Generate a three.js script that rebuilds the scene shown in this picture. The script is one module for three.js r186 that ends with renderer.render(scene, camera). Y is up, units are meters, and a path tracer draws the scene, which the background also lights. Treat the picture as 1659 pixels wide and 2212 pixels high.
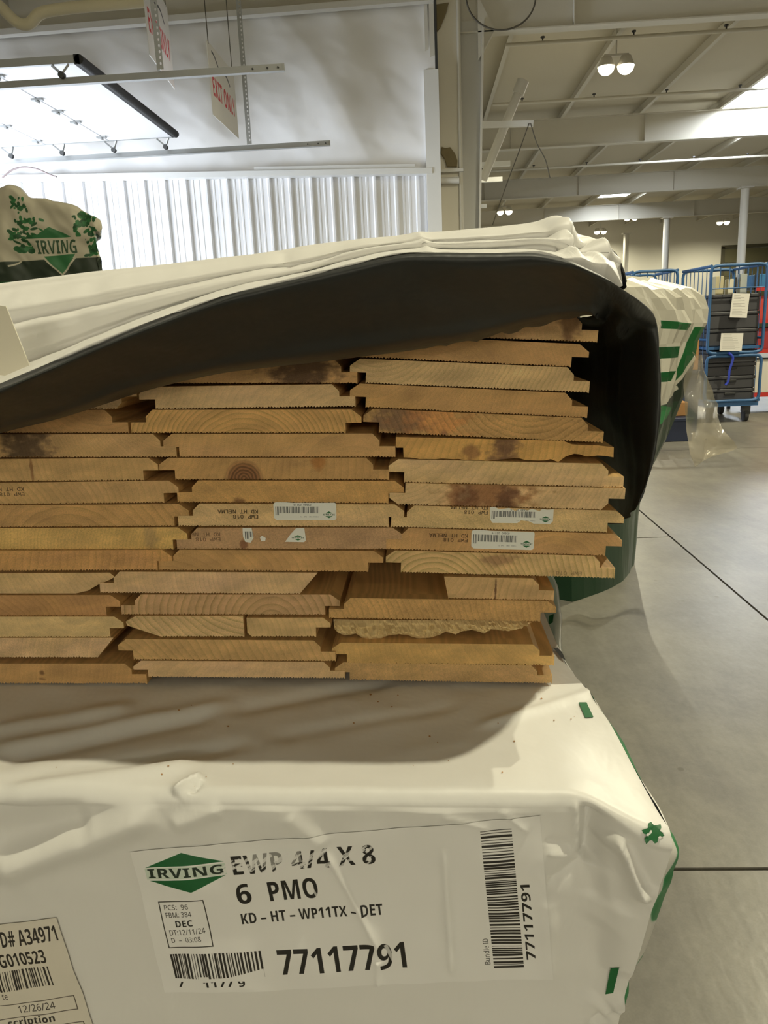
import * as THREE from 'three';
import { mergeGeometries } from 'three/addons/utils/BufferGeometryUtils.js';
import { RoundedBoxGeometry } from 'three/addons/geometries/RoundedBoxGeometry.js';
import { ImprovedNoise } from 'three/addons/math/ImprovedNoise.js';
import { RectAreaLightUniformsLib } from 'three/addons/lights/RectAreaLightUniformsLib.js';

// ---------- camera, light, exposure ----------
const scene = new THREE.Scene();
const renderer = new THREE.WebGLRenderer();
renderer.toneMapping = THREE.LinearToneMapping;
renderer.toneMappingExposure = 0.22;
renderer.shadowMap.enabled = true;
RectAreaLightUniformsLib.init();
scene.background = new THREE.Color().setRGB(0.75, 0.85, 1.0);   // overcast daylight outside the dock door

const V = (x, y, z) => new THREE.Vector3(x, y, z);
const F = 1664, CX = 829.5, CY = 1106;                            // lens of the 1659 x 2212 frame
const camera = new THREE.PerspectiveCamera(2 * Math.atan(CY / F) * 180 / Math.PI, 0.75, 0.05, 200);
{
  const d = V((910 - CX) / F, (CY - 700) / F, -1).normalize(), h = V(1, 0.045, 0);
  const up = h.clone().cross(d).normalize(), right = d.clone().cross(up);
  camera.quaternion.setFromRotationMatrix(new THREE.Matrix4().makeBasis(right, up, d.clone().negate()).transpose());
  camera.position.set(0, 1, 0);
  camera.updateMatrixWorld(true);
}
scene.add(camera);
// measured points: where the sight line of a photo pixel meets a plane of the room
const sight = (px, py) => V((px - CX) / F, (CY - py) / F, -1).applyQuaternion(camera.quaternion);
const onZ = (px, py, z) => { const r = sight(px, py); return r.multiplyScalar(z / r.z).add(camera.position); };
const onY = (px, py, y) => { const r = sight(px, py); return r.multiplyScalar((y - 1) / r.y).add(camera.position); };

const BACK = new THREE.Color().setRGB(1.0, 0.955, 0.79), WARM = new THREE.Color().setRGB(1.0, 0.935, 0.68), COOL = new THREE.Color().setRGB(0.82, 0.90, 1.0);
const LAMP_POWER = 150, DOCK_POWER = 95, SKYLIGHT_POWER = 60;
// twin-headed high-bay lamps: the ones in view and the ones over and behind the camera
const LAMPS = [
  [3.35, 5.0, -14.3, 'twin-headed high-bay lamp nearest in view under the right-hand roof', 1.2],
  [3.28, 5.0, -31.2, 'small distant twin lamp beside the tall white steel column', 1.3],
  [9.03, 5.0, -35.2, 'distant twin lamp just under the farthest skylight', 1.3],
  [14.2, 5.0, -38.8, 'distant twin lamp farthest to the right above the blue cages', 1.3],
  [8.86, 5.0, -40.2, 'tiny faint lamp low over the far white wall', 1],
  [1.08, 5.0, -0.42, 'high-bay lamp above the right side of the lumber, out of frame', 1.06],
  [-2.3, 5.0, -1.7, 'high-bay lamp above the left side of the lumber, out of frame', 0.1],
  [2.6, 5.0, 17.0, 'high-bay lamp behind the photographer on the right, out of frame', 5.7],
  [-2.4, 5.0, 17.0, 'high-bay lamp behind the photographer on the left, out of frame', 5.7],
  [-6.2, 5.0, 15.0, 'high-bay lamp behind the photographer at the far left, out of frame', 4.0],
  [7.0, 5.0, 15.0, 'high-bay lamp behind the photographer at the far right, out of frame', 4.0],
  [4.1, 5.0, -5.6, 'high-bay lamp over the right aisle, out of frame', 2.4],
  [9.4, 5.0, -13.6, 'high-bay lamp right of the large skylight, out of frame', 1.3],
  [15.5, 5.0, -23.5, 'high-bay lamp deep in the right bays, out of frame', 1.3],
  [11.5, 5.0, -5.0, 'high-bay lamp two aisles to the right, out of frame', 1.3],
  [8.5, 5.0, 6.5, 'high-bay lamp far to the right, out of frame', 0.8],
];
const DOCK_LIGHT = new THREE.RectAreaLight(COOL, DOCK_POWER, 3.0, 3.2);   // daylight in the dock door opening
DOCK_LIGHT.position.set(-7.42, 1.7, -9.45); DOCK_LIGHT.lookAt(0, 1.7, -9.45); scene.add(DOCK_LIGHT);
const SKYLIGHTS = [[7.0, 8.7, -23.0, -16.8], [7.0, 8.3, -33.2, -31.4]];

// ---------- helpers ----------
const N = new ImprovedNoise(), noise = (x, y, z = 0) => N.noise(x + 17.3, y + 5.7, z + 3.1);
const fbm = (x, y, z = 0, o = 4) => { let s = 0, a = 1, f = 1; for (let i = 0; i < o; i++) { s += a * noise(x * f, y * f, z * f + i * 7); a *= 0.5; f *= 2.03; } return s; };
function rng(seed) { return () => { seed = (seed + 0x6d2b79f5) | 0; let t = Math.imul(seed ^ (seed >>> 15), 1 | seed); t = (t + Math.imul(t ^ (t >>> 7), 61 | t)) ^ t; return ((t ^ (t >>> 14)) >>> 0) / 4294967296; }; }
const clamp = (x, a = 0, b = 1) => Math.min(b, Math.max(a, x)), lerp = (a, b, t) => a + (b - a) * t;
const smooth = (a, b, x) => { const t = clamp((x - a) / (b - a)); return t * t * (3 - 2 * t); };
const used = {};
function numbered(name) { if (!(name in used)) { used[name] = 0; return name; } used[name]++; return name + '_' + String(used[name]).padStart(3, '0'); }
function shade(o) { o.traverse((c) => { if (c.isMesh) { c.castShadow = true; c.receiveShadow = true; } }); return o; }
function tag(o, label, category, group) { o.userData.label = label; o.userData.category = category; if (group) o.userData.group = group; return o; }
function thing(name, label, category, pos = [0, 0, 0], turn = 0, group) {
  const g = new THREE.Group(); g.name = numbered(name); g.position.set(...pos); g.rotation.y = turn; tag(g, label, category, group); scene.add(g); return g;
}
function mesh(name, geo, mat, parent) {
  const m = new THREE.Mesh(Array.isArray(geo) ? mergeGeometries(geo.map((g) => { const q = g.index ? g.toNonIndexed() : g; for (const k of Object.keys(q.attributes)) if (!['position', 'normal', 'uv'].includes(k)) q.deleteAttribute(k); return q; })) : geo, mat);
  m.name = parent === scene ? numbered(name) : name; m.castShadow = m.receiveShadow = true; parent.add(m); return m;
}
function struct(name, geo, mat, label) { const m = mesh(name, geo, mat, scene); m.userData.kind = 'structure'; if (label) m.userData.label = label; return m; }
function structGroup(name, label) { const g = new THREE.Group(); g.name = numbered(name); g.userData.kind = 'structure'; if (label) g.userData.label = label; scene.add(g); return g; }
const box = (x0, x1, y0, y1, z0, z1) => new THREE.BoxGeometry(x1 - x0, y1 - y0, z1 - z0).translate((x0 + x1) / 2, (y0 + y1) / 2, (z0 + z1) / 2);
const rbox = (w, h, d, r = 0.01) => new RoundedBoxGeometry(w, h, d, 2, r);
function bar(a, b, w, h) {        // a box running from a to b
  const L = a.distanceTo(b), g = new THREE.BoxGeometry(w, h, L);
  const m = new THREE.Matrix4().lookAt(a, b, V(0, 1, 0)); m.setPosition(a.clone().add(b).multiplyScalar(0.5)); return g.applyMatrix4(m);
}
function tube(pts, r, seg = 24, rad = 8, closed = false) { return new THREE.TubeGeometry(new THREE.CatmullRomCurve3(pts, closed, 'centripetal'), seg, r, rad, closed); }
function rod(a, b, r, rad = 10) { const L = a.distanceTo(b), g = new THREE.CylinderGeometry(r, r, L, rad); const q = new THREE.Quaternion().setFromUnitVectors(V(0, 1, 0), b.clone().sub(a).normalize()); return g.applyQuaternion(q).translate((a.x + b.x) / 2, (a.y + b.y) / 2, (a.z + b.z) / 2); }
// smooth grid through a net of control points, with metre uv and a push along the normal
const cr = (a, b, c, d, t) => 0.5 * ((2 * b) + (c - a) * t + (2 * a - 5 * b + 4 * c - d) * t * t + (3 * b - a - 3 * c + d) * t * t * t);
function crv(list, t, out) {
  const n = list.length - 1, f = clamp(t * n, 0, n - 1e-6), i = Math.floor(f), u = f - i;
  const a = list[Math.max(0, i - 1)], b = list[i], c = list[Math.min(n, i + 1)], d = list[Math.min(n, i + 2)];
  return out.set(cr(a.x, b.x, c.x, d.x, u), cr(a.y, b.y, c.y, d.y, u), cr(a.z, b.z, c.z, d.z, u));
}
function refine(net, nu, nv) {
  const cols = [];                                   // refine each station along v
  for (const st of net) { const r = []; for (let j = 0; j <= nv; j++) r.push(crv(st, j / nv, V(0, 0, 0))); cols.push(r); }
  const out = [];
  for (let i = 0; i <= nu; i++) { const row = []; for (let j = 0; j <= nv; j++) row.push(crv(cols.map((c) => c[j]), i / nu, V(0, 0, 0))); out.push(row); }
  return out;
}
function gridGeo(g, uvFn) {
  const nu = g.length - 1, nv = g[0].length - 1, pos = [], uv = [], idx = [];
  const us = [0], mid = Math.floor(nv / 2); for (let i = 1; i <= nu; i++) us.push(us[i - 1] + g[i][mid].distanceTo(g[i - 1][mid]));
  for (let i = 0; i <= nu; i++) { let v = 0; for (let j = 0; j <= nv; j++) { if (j) v += g[i][j].distanceTo(g[i][j - 1]); const p = g[i][j]; pos.push(p.x, p.y, p.z); const q = uvFn ? uvFn(p, i / nu, j / nv) : [us[i], v]; uv.push(q[0], q[1]); } }
  for (let i = 0; i < nu; i++) for (let j = 0; j < nv; j++) { const a = i * (nv + 1) + j, b = a + nv + 1; idx.push(a, b, a + 1, b, b + 1, a + 1); }
  const geo = new THREE.BufferGeometry();
  geo.setAttribute('position', new THREE.Float32BufferAttribute(pos, 3)); geo.setAttribute('uv', new THREE.Float32BufferAttribute(uv, 2)); geo.setIndex(idx); geo.computeVertexNormals(); return geo;
}
function normals(g) {
  const nu = g.length - 1, nv = g[0].length - 1, out = [];
  for (let i = 0; i <= nu; i++) { const r = []; for (let j = 0; j <= nv; j++) { const a = g[Math.min(nu, i + 1)][j].clone().sub(g[Math.max(0, i - 1)][j]), b = g[i][Math.min(nv, j + 1)].clone().sub(g[i][Math.max(0, j - 1)]); r.push(a.cross(b).normalize()); } out.push(r); }
  return out;
}
function push(g, fn) { const n = normals(g); return g.map((r, i) => r.map((p, j) => p.clone().addScaledVector(n[i][j], fn(p, i / (g.length - 1), j / (r.length - 1), n[i][j])))); }
function canvas(w, h) { const c = document.createElement('canvas'); c.width = w; c.height = h; return c; }
function tex(c, repeat) { const t = new THREE.CanvasTexture(c); t.colorSpace = THREE.SRGBColorSpace; t.magFilter = THREE.LinearFilter; if (repeat) { t.wrapS = t.wrapT = THREE.RepeatWrapping; t.repeat.set(repeat[0], repeat[1]); } return t; }
function field(n, fn, repeat) {     // grey relief texture
  const d = new Uint8Array(n * n * 4); for (let y = 0; y < n; y++) for (let x = 0; x < n; x++) { const v = clamp(fn(x / n, y / n)) * 255, o = (y * n + x) * 4; d[o] = d[o + 1] = d[o + 2] = v; d[o + 3] = 255; }
  const t = new THREE.DataTexture(d, n, n); t.magFilter = THREE.LinearFilter; t.wrapS = t.wrapT = THREE.RepeatWrapping; t.repeat.set(repeat, repeat); t.needsUpdate = true; return t;
}
const per = (u, v, f, z = 0) => { const a = u * 2 * Math.PI, b = v * 2 * Math.PI, k = f / (2 * Math.PI); return 0.5 * (noise(Math.cos(a) * k + 9, Math.sin(a) * k, z + Math.cos(b) * k) + noise(Math.cos(a) * k, Math.sin(b) * k + 4, z + Math.sin(a) * k)) ; };
const S = (c, rough = 0.8, o = {}) => new THREE.MeshStandardMaterial({ color: c, roughness: rough, side: THREE.DoubleSide, ...o });
const L = (r, g, b) => new THREE.Color().setRGB(r, g, b);
const GREEN = '#0f5a2c';

// ---------- materials ----------
const wrapBump = field(512, (u, v) => 0.5 + 0.35 * per(u, v, 14) + 0.2 * per(u, v, 40, 5), 5);
const M = {
  wrap: S(L(0.73, 0.72, 0.69), 0.46, { bumpMap: wrapBump, bumpScale: 0.0006 }),
  lining: S(L(0.011, 0.013, 0.0125), 0.52, { bumpMap: wrapBump, bumpScale: 0.0008 }),
  green: S('#11602f', 0.5), darkGreen: S('#1d3a26', 0.6),
  white: S(L(0.78, 0.78, 0.77), 0.55), steelWhite: S(L(0.62, 0.60, 0.55), 0.55), cream: S(L(0.58, 0.54, 0.44), 0.7),
  zinc: S(L(0.42, 0.43, 0.43), 0.42, { metalness: 0.6 }), rubber: S(L(0.03, 0.03, 0.03), 0.8), dark: S(L(0.06, 0.06, 0.06), 0.7),
  paper: S(L(0.78, 0.77, 0.72), 0.7), cable: S(L(0.09, 0.08, 0.06), 0.7),
  blue: S('#2f5a88', 0.5), tote: S(L(0.045, 0.045, 0.05), 0.55), card: S('#a87d4f', 0.85), red: S('#b02a22', 0.5), black: S(L(0.02, 0.02, 0.02), 0.5),
  lamp: new THREE.MeshStandardMaterial({ color: '#ffffff', emissive: L(1.0, 0.86, 0.58), emissiveIntensity: 60 }),
  sky: new THREE.MeshStandardMaterial({ color: '#ffffff', emissive: L(0.86, 0.93, 1.0), emissiveIntensity: 80 }),
};
// ---------- the building ----------
const XL = -7.5, XR = 26, ZB = -42, ZF = 20, ROOF = 5.66, DOCK = -11.8;
{
  const n = 1024, c = canvas(n, n), x = c.getContext('2d'), im = x.createImageData(n, n), R = rng(4);
  for (let j = 0; j < n; j++) for (let i = 0; i < n; i++) {
    const u = i / n, v = j / n, a = per(u, v, 9), b = per(u, v, 40, 3), e = per(u, v, 160, 8), o = (j * n + i) * 4;
    const k = 1 + 0.16 * a + 0.10 * b + 0.07 * e + (R() - 0.5) * 0.05;
    im.data[o] = clamp(120 * k, 0, 255); im.data[o + 1] = clamp(116 * k, 0, 255); im.data[o + 2] = clamp(107 * k - 3 * a, 0, 255); im.data[o + 3] = 255;
  }
  x.putImageData(im, 0, 0);
  x.strokeStyle = 'rgba(120,112,100,.35)'; for (let i = 0; i < 60; i++) { const a = R() * n, b = R() * n, t = R() * 6.28, l = 20 + R() * 90; x.lineWidth = 0.5 + R(); x.beginPath(); x.moveTo(a, b); x.lineTo(a + Math.cos(t) * l, b + Math.sin(t) * l * 0.4); x.stroke(); }
  for (let i = 0; i < 40; i++) { x.fillStyle = `rgba(70,60,45,${0.1 + R() * 0.25})`; x.beginPath(); x.arc(R() * n, R() * n, 1 + R() * 2.5, 0, 7); x.fill(); }
  const slabMat = new THREE.MeshStandardMaterial({ map: tex(c, [1 / 2.2, 1 / 2.2]), roughness: 0.36, bumpMap: field(256, (u, v) => 0.5 + 0.4 * per(u, v, 30) + 0.2 * per(u, v, 90), 2), bumpScale: 0.0004 });
  const fl = structGroup('floor', 'grey polished concrete floor with sawn joints');
  mesh('base', box(XL - 0.2, XR + 0.2, -0.3, -0.02, ZB - 0.2, ZF + 0.2), S('#4b463c', 0.95), fl);
  const xs = [XL - 0.2, -3.4, 1.113, 5.6, 10.1, 14.6, 19.1, XR + 0.2], zs = [ZF + 0.2, 12.4, 7.9, 3.3, -1.252, -5.8, -10.3, -14.9, -19.4, -24, -28.5, -33, -37.6, ZB - 0.2], g = 0.0045;
  const slab = (x0, x1, z0, z1) => { const b = box(x0 + g, x1 - g, -0.02, 0, z0 + g, z1 - g), p = b.attributes.position, uv = b.attributes.uv; for (let i = 0; i < p.count; i++) uv.setXY(i, p.getX(i), p.getZ(i)); mesh('slab', b, slabMat, fl); };
  for (let i = 0; i < xs.length - 1; i++) for (let j = 0; j < zs.length - 1; j++) {
    if (i === 1 && j === 4) { slab(xs[i], xs[i + 1], -3.47, zs[j]); slab(xs[i], xs[i + 1], zs[j + 1], -3.47); } else slab(xs[i], xs[i + 1], zs[j + 1], zs[j]);
  }
}
const wallMat = S(L(0.66, 0.64, 0.57), 0.75), roofMat = S(L(0.58, 0.53, 0.41), 0.75), frameMat = S(L(0.60, 0.57, 0.49), 0.6);
struct('ceiling', box(XL - 0.2, XR + 0.2, ROOF, ROOF + 0.2, ZB - 0.2, ZF + 0.2), roofMat, 'cream insulated metal roof deck');
struct('wall_right', box(XR, XR + 0.2, 0, ROOF, ZB, ZF), wallMat);
struct('wall_front', box(XL - 0.2, XR + 0.2, 0, ROOF, ZF, ZF + 0.2), wallMat);
struct('wall_back', box(0.6, XR + 0.2, 0, ROOF, ZB - 0.2, ZB), wallMat, 'distant off-white end wall');
struct('wall_inner', box(0.5, 0.62, 0, ROOF, ZB, DOCK - 0.2), wallMat);
{ // left wall with the dock door opening
  const g = [box(XL - 0.2, XL, 0, ROOF, -7.9, ZF), box(XL - 0.2, XL, 3.3, ROOF, -11.0, -7.9), box(XL - 0.2, XL, 0, ROOF, DOCK - 0.2, -11.0)];
  struct('wall_left', g, wallMat, 'left wall with the open dock doorway, out of frame');
}
{ // dock wall: smooth base, ribbed liner panels below, bulging vinyl-faced insulation above
  const w = structGroup('wall_dock', 'white dock wall with ribbed liner panels below glossy insulation sheeting');
  mesh('backing', box(XL, 0.3, 0, ROOF, DOCK - 0.2, DOCK - 0.1), M.cream, w);
  const linerMat = S(L(0.80, 0.80, 0.82), 0.42), pitch = 0.305, panelW = pitch * 3;
  const sh = (n) => { // profile of one panel: three tall trapezoid ribs with two small ones between
    const pts = []; for (let k = 0; k < n; k++) { const a = k * pitch; pts.push([a, 0], [a + 0.03, 0], [a + 0.048, 0.034], [a + 0.075, 0.034], [a + 0.093, 0], [a + 0.15, 0], [a + 0.158, 0.006], [a + 0.178, 0.006], [a + 0.186, 0], [a + 0.235, 0], [a + 0.243, 0.006], [a + 0.263, 0.006], [a + 0.271, 0]); }
    pts.push([n * pitch, 0]); const s = new THREE.Shape(); s.moveTo(0, 0.01); for (const p of pts) s.lineTo(p[0], -p[1]); s.lineTo(n * pitch, 0.01); s.closePath(); return s;
  };
  for (let x = 0.25 - panelW, i = 0; x > XL - 0.2; x -= panelW, i++) {
    const top = 3.07 - (x + panelW / 2) * 0.036;
    const geo = new THREE.ExtrudeGeometry(sh(3), { depth: top, bevelEnabled: false }); geo.rotateX(-Math.PI / 2);
    geo.translate(Math.max(x, XL), 0, DOCK - 0.03);
    mesh('liner_panel', geo, linerMat, w);
  }
  // ledge over the liner
  mesh('ledge', bar(V(-7.4, 3.36, DOCK + 0.03), V(0.22, 3.085, DOCK + 0.03), 0.24, 0.075), M.white, w);
  mesh('ledge_cap', bar(V(-2.3, 3.235, DOCK + 0.04), V(-0.02, 3.155, DOCK + 0.04), 0.16, 0.07), M.white, w);
  // insulation sheeting
  const net = []; for (let i = 0; i <= 12; i++) { const st = [], x = lerp(-7.5, 0.3, i / 12); for (let j = 0; j <= 6; j++) st.push(V(x, lerp(3.09 - (x - 0.22) * 0.036, 5.22, j / 6), DOCK + 0.02 + 0.13 * Math.sin(j / 6 * Math.PI) * (0.8 + 0.5 * Math.sin(i * 2.1)) - (j === 0 ? 0.02 : 0))); net.push(st); }
  const g = push(refine(net, 130, 50), (p) => -0.035 * fbm(p.x * 0.9, p.y * 1.1, 2) - 0.03 * Math.abs(noise(p.x * 1.3 + p.y * 0.8, p.y * 0.35 - p.x * 0.2, 9)));
  mesh('insulation_sheet', gridGeo(g), S(L(0.86, 0.85, 0.85), 0.3), w);
  mesh('top_trim', bar(V(-7.4, 5.13, DOCK + 0.16), V(0.3, 5.215, DOCK + 0.16), 0.12, 0.075), M.steelWhite, w);
  mesh('corner_trim', [box(0.14, 0.34, 0, 4.37, DOCK - 0.05, DOCK + 0.14)], M.white, w);
  mesh('corner_post', [box(0.17, 0.215, 4.37, 5.3, DOCK, DOCK + 0.08), box(0.235, 0.30, 4.37, 5.3, DOCK - 0.03, DOCK + 0.1)], M.steelWhite, w);
}
// steel frames: girders across, purlins along
const FR = [-11.95, -19.56, -27.2, -34.4, -4.3, 3.3, 10.9];
FR.forEach((z, i) => {
  const g = structGroup('trim_' + (i + 1), 'white steel roof girder'), x0 = i < 4 ? 0.62 : XL;
  mesh('web', box(x0, XR, 4.86, 5.44, z - 0.006, z + 0.006), frameMat, g);
  mesh('flange', box(x0, XR, 4.845, 4.862, z - 0.1, z + 0.1), frameMat, g);
  mesh('flange', box(x0, XR, 5.435, 5.45, z - 0.1, z + 0.1), frameMat, g);
  for (let x = 2.2; x < XR; x += 3.05) mesh('stiffener', box(x, x + 0.012, 4.86, 5.44, z - 0.09, z + 0.09), frameMat, g);
  if (i === 0) { const s = new THREE.Shape(); s.moveTo(0.9, 5.3); s.lineTo(1.13, 4.87); s.lineTo(0.9, 4.5); s.closePath(); mesh('haunch', new THREE.ExtrudeGeometry(s, { depth: 0.2, bevelEnabled: false }).translate(0, 0, z - 0.1), frameMat, g); }
});
{
  const s = new THREE.Shape(); [[-0.05, 0], [0.02, 0], [0.02, 0.2], [0.07, 0.2], [0.07, 0.19], [0.028, 0.19], [0.028, -0.008], [-0.05, -0.008]].forEach((p, i) => i ? s.lineTo(...p) : s.moveTo(...p)); s.closePath();
  const geo = new THREE.ExtrudeGeometry(s, { depth: 1, bevelEnabled: false });
  let k = 8; for (let x = 1.6; x < XR; x += 1.78) { const m = struct('trim_' + k++, geo, frameMat, 'white roof purlin running into the distance'); m.scale.z = ZF - ZB; m.position.set(x, 5.455, ZB); }
  for (const x of [-0.2, -2.0, -3.8, -5.6]) { const m = struct('trim_' + k++, geo, frameMat, 'white roof purlin over the dock'); m.scale.z = ZF - DOCK; m.position.set(x, 5.455, DOCK); }
}
SKYLIGHTS.forEach(([x0, x1, z0, z1], i) => {
  const g = thing('skylight', ['large bright skylight at the right edge of the roof', 'far small skylight above the twin lamps'][i], 'skylight');
  mesh('panel', box(x0, x1, ROOF - 0.03, ROOF - 0.01, z0, z1), M.sky, g);
  mesh('frame', [box(x0 - 0.05, x0, ROOF - 0.08, ROOF, z0, z1), box(x1, x1 + 0.05, ROOF - 0.08, ROOF, z0, z1), box(x0, x1, ROOF - 0.08, ROOF, z0 - 0.05, z0), box(x0, x1, ROOF - 0.08, ROOF, z1, z1 + 0.05)], frameMat, g);
  const l = new THREE.RectAreaLight(COOL, SKYLIGHT_POWER, x1 - x0, z1 - z0); l.position.set((x0 + x1) / 2, ROOF - 0.04, (z0 + z1) / 2); l.rotation.x = -Math.PI / 2; scene.add(l);
});
// sprinkler pipes with heads
[[5.33, -14.0, 1.5, 'thin sprinkler pipe with upright heads nearest the column'], [5.05, -23.2, 1.2, 'sprinkler pipe crossing under the middle of the roof'], [5.3, -17.4, 1.6, 'sprinkler pipe in front of the second girder']].forEach(([y, z, x0, lab]) => {
  const g = thing('sprinkler_pipe', lab, 'pipe');
  mesh('pipe', rod(V(x0, y, z), V(XR, y, z), 0.03), frameMat, g);
  for (let x = x0 + 0.6; x < 14; x += 1.45) mesh('sprinkler_head', [rod(V(x, y, z), V(x, y + 0.09, z), 0.012, 6), rod(V(x, y + 0.07, z), V(x, y + 0.09, z), 0.035, 8)], M.dark, g);
});
// interior pipe columns
[[10.04, -39.9, 'farthest slim white pipe column by the end wall'], [10.28, -34.35, 'middle slim white pipe column behind the blue cages'], [10.6, -27.2, 'right slim white pipe column above the blue cage']].forEach(([x, z, lab]) => {
  const g = thing('pipe_column', lab, 'column', [x, 0, z]);
  mesh('shaft', new THREE.CylinderGeometry(0.13, 0.13, 4.84, 16).translate(0, 2.42, 0), M.steelWhite, g);
  mesh('cap_plate', box(-0.2, 0.2, 4.8, 4.84, -0.2, 0.2), M.steelWhite, g); mesh('base_plate', box(-0.2, 0.2, 0, 0.03, -0.2, 0.2), M.steelWhite, g);
});
// dock-side tapered steel column beside the wall
{
  const g = thing('steel_column', 'white tapered steel frame column at the end of the dock wall', 'column');
  const plate = (pts, z, d) => { const s = new THREE.Shape(); pts.forEach((p, i) => i ? s.lineTo(...p) : s.moveTo(...p)); s.closePath(); return new THREE.ExtrudeGeometry(s, { depth: d, bevelEnabled: false }).translate(0, 0, z); };
  mesh('face_plate', plate([[0.34, 0], [0.60, 0], [0.62, 5.3], [0.34, 5.3]], -11.83, 0.02), S(L(0.66, 0.62, 0.52), 0.65), g);
  mesh('rolled_edge', [rod(V(0.61, 0, -11.80), V(0.635, 5.3, -11.80), 0.028), box(0.63, 0.655, 0, 5.3, -11.9, -11.78)], frameMat, g);
  mesh('web', plate([[0.65, 0], [0.80, 0], [0.955, 5.0], [0.65, 5.0]], -11.9, 0.012), S(L(0.50, 0.49, 0.45), 0.6), g);
  mesh('flange', plate([[0.80, 0], [0.825, 0], [0.985, 5.0], [0.955, 5.0]], -12.0, 0.2), frameMat, g);
  mesh('channel', [box(0.34, 0.66, 3.07, 3.11, -11.83, -11.74), box(0.34, 0.60, 2.92, 3.0, -11.83, -11.73), rod(V(0.34, 2.96, -11.74), V(0.60, 2.95, -11.74), 0.045)], M.steelWhite, g);
  // torn batts in the hole of the facing
  const blob = (pts, z) => { const s = new THREE.Shape(); pts.forEach(([px, py], i) => { const p = onZ(px, py, z); i ? s.lineTo(p.x, p.y) : s.moveTo(p.x, p.y); }); s.closePath(); return new THREE.ExtrudeGeometry(s, { depth: 0.02, bevelEnabled: true, bevelSize: 0.008, bevelThickness: 0.01, bevelSegments: 1 }).translate(0, 0, z); };
  const batt = S('#776b4e', 0.95);
  mesh('torn_insulation', blob([[955, 319], [962, 322], [972, 320], [982, 333], [987, 348], [986, 360], [966, 360], [962, 345], [953, 332]], -11.80), batt, g);
  mesh('torn_insulation', blob([[944, 12], [968, 8], [962, 30], [950, 60], [944, 68]], -11.80), batt, g);
}
{ // diagonal brace tube, stub arms and the slack cables
  const b = thing('brace_tube', 'diagonal white brace tube with a capped upper end beside the column', 'tube');
  mesh('tube', rod(onZ(1043, 388, -12.15), onZ(1122, 195, -12.15), 0.062, 12), M.steelWhite, b);
  mesh('end_cap', rod(onZ(1119, 203, -12.15), onZ(1130, 174, -12.15), 0.085, 12), M.steelWhite, b);
  const arm = thing('support_arm', 'horizontal white bracket arm holding the thin cables', 'bracket');
  mesh('arm', bar(onZ(1034, 270, -12.0), onZ(1152, 267, -12.0), 0.08, 0.075), M.white, arm);
  [[1055, 357, 1102, 353], [1053, 389, 1085, 387], [1034, 447, 1051, 445]].forEach(([a, c, d, e], i) => { const z = [-14, -15.5, -19][i], end = onZ(d, e, z); const t = thing('girt_stub', ['uppermost', 'middle', 'lowest'][i] + ' short white girt stub behind the column', 'beam'); mesh('stub', bar(V(0.61, end.y, z), end, 0.07, 0.08), M.white, t); });
  const cab = [[[1143, 266], [1120, 330], [1090, 410], [1064, 486]], [[1146, 266], [1160, 310], [1178, 345], [1188, 385]]];
  cab.forEach((pts, i) => tag(mesh('hanging_cable', tube(pts.map(([x, y]) => onZ(x, y, -11.93)), 0.008, 20, 6), M.cable, scene), i ? 'short thin cable slanting right from the bracket arm' : 'long thin cable slanting left from the bracket arm to the wrap', 'cable'));
  const lp = []; for (let i = 0; i <= 14; i++) { const a = lerp(-0.35, Math.PI + 0.5, i / 14); lp.push(onZ(1082 + 75 * Math.cos(a), -8 + 73 * Math.sin(a), -11.72)); }
  tag(mesh('looped_cable', tube(lp, 0.012, 40, 6), M.cable, scene), 'looped dark cable hanging on the nearest girder', 'cable');
}
// far overhead door and rail in the end wall
{
  const g = structGroup('door_1', 'dark olive overhead door in the far wall');
  for (let i = 0; i < 6; i++) mesh('panel', box(15.5, 19.6, 0.03 + i * 0.67, 0.03 + i * 0.67 + 0.64, ZB, ZB + 0.06), S('#5d5a41', 0.7), g);
  mesh('frame', [box(15.35, 15.5, 0, 4.12, ZB, ZB + 0.12), box(19.6, 19.75, 0, 4.12, ZB, ZB + 0.12), box(15.35, 19.75, 4.05, 4.2, ZB, ZB + 0.12)], S('#4a4736', 0.7), g);
}
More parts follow.
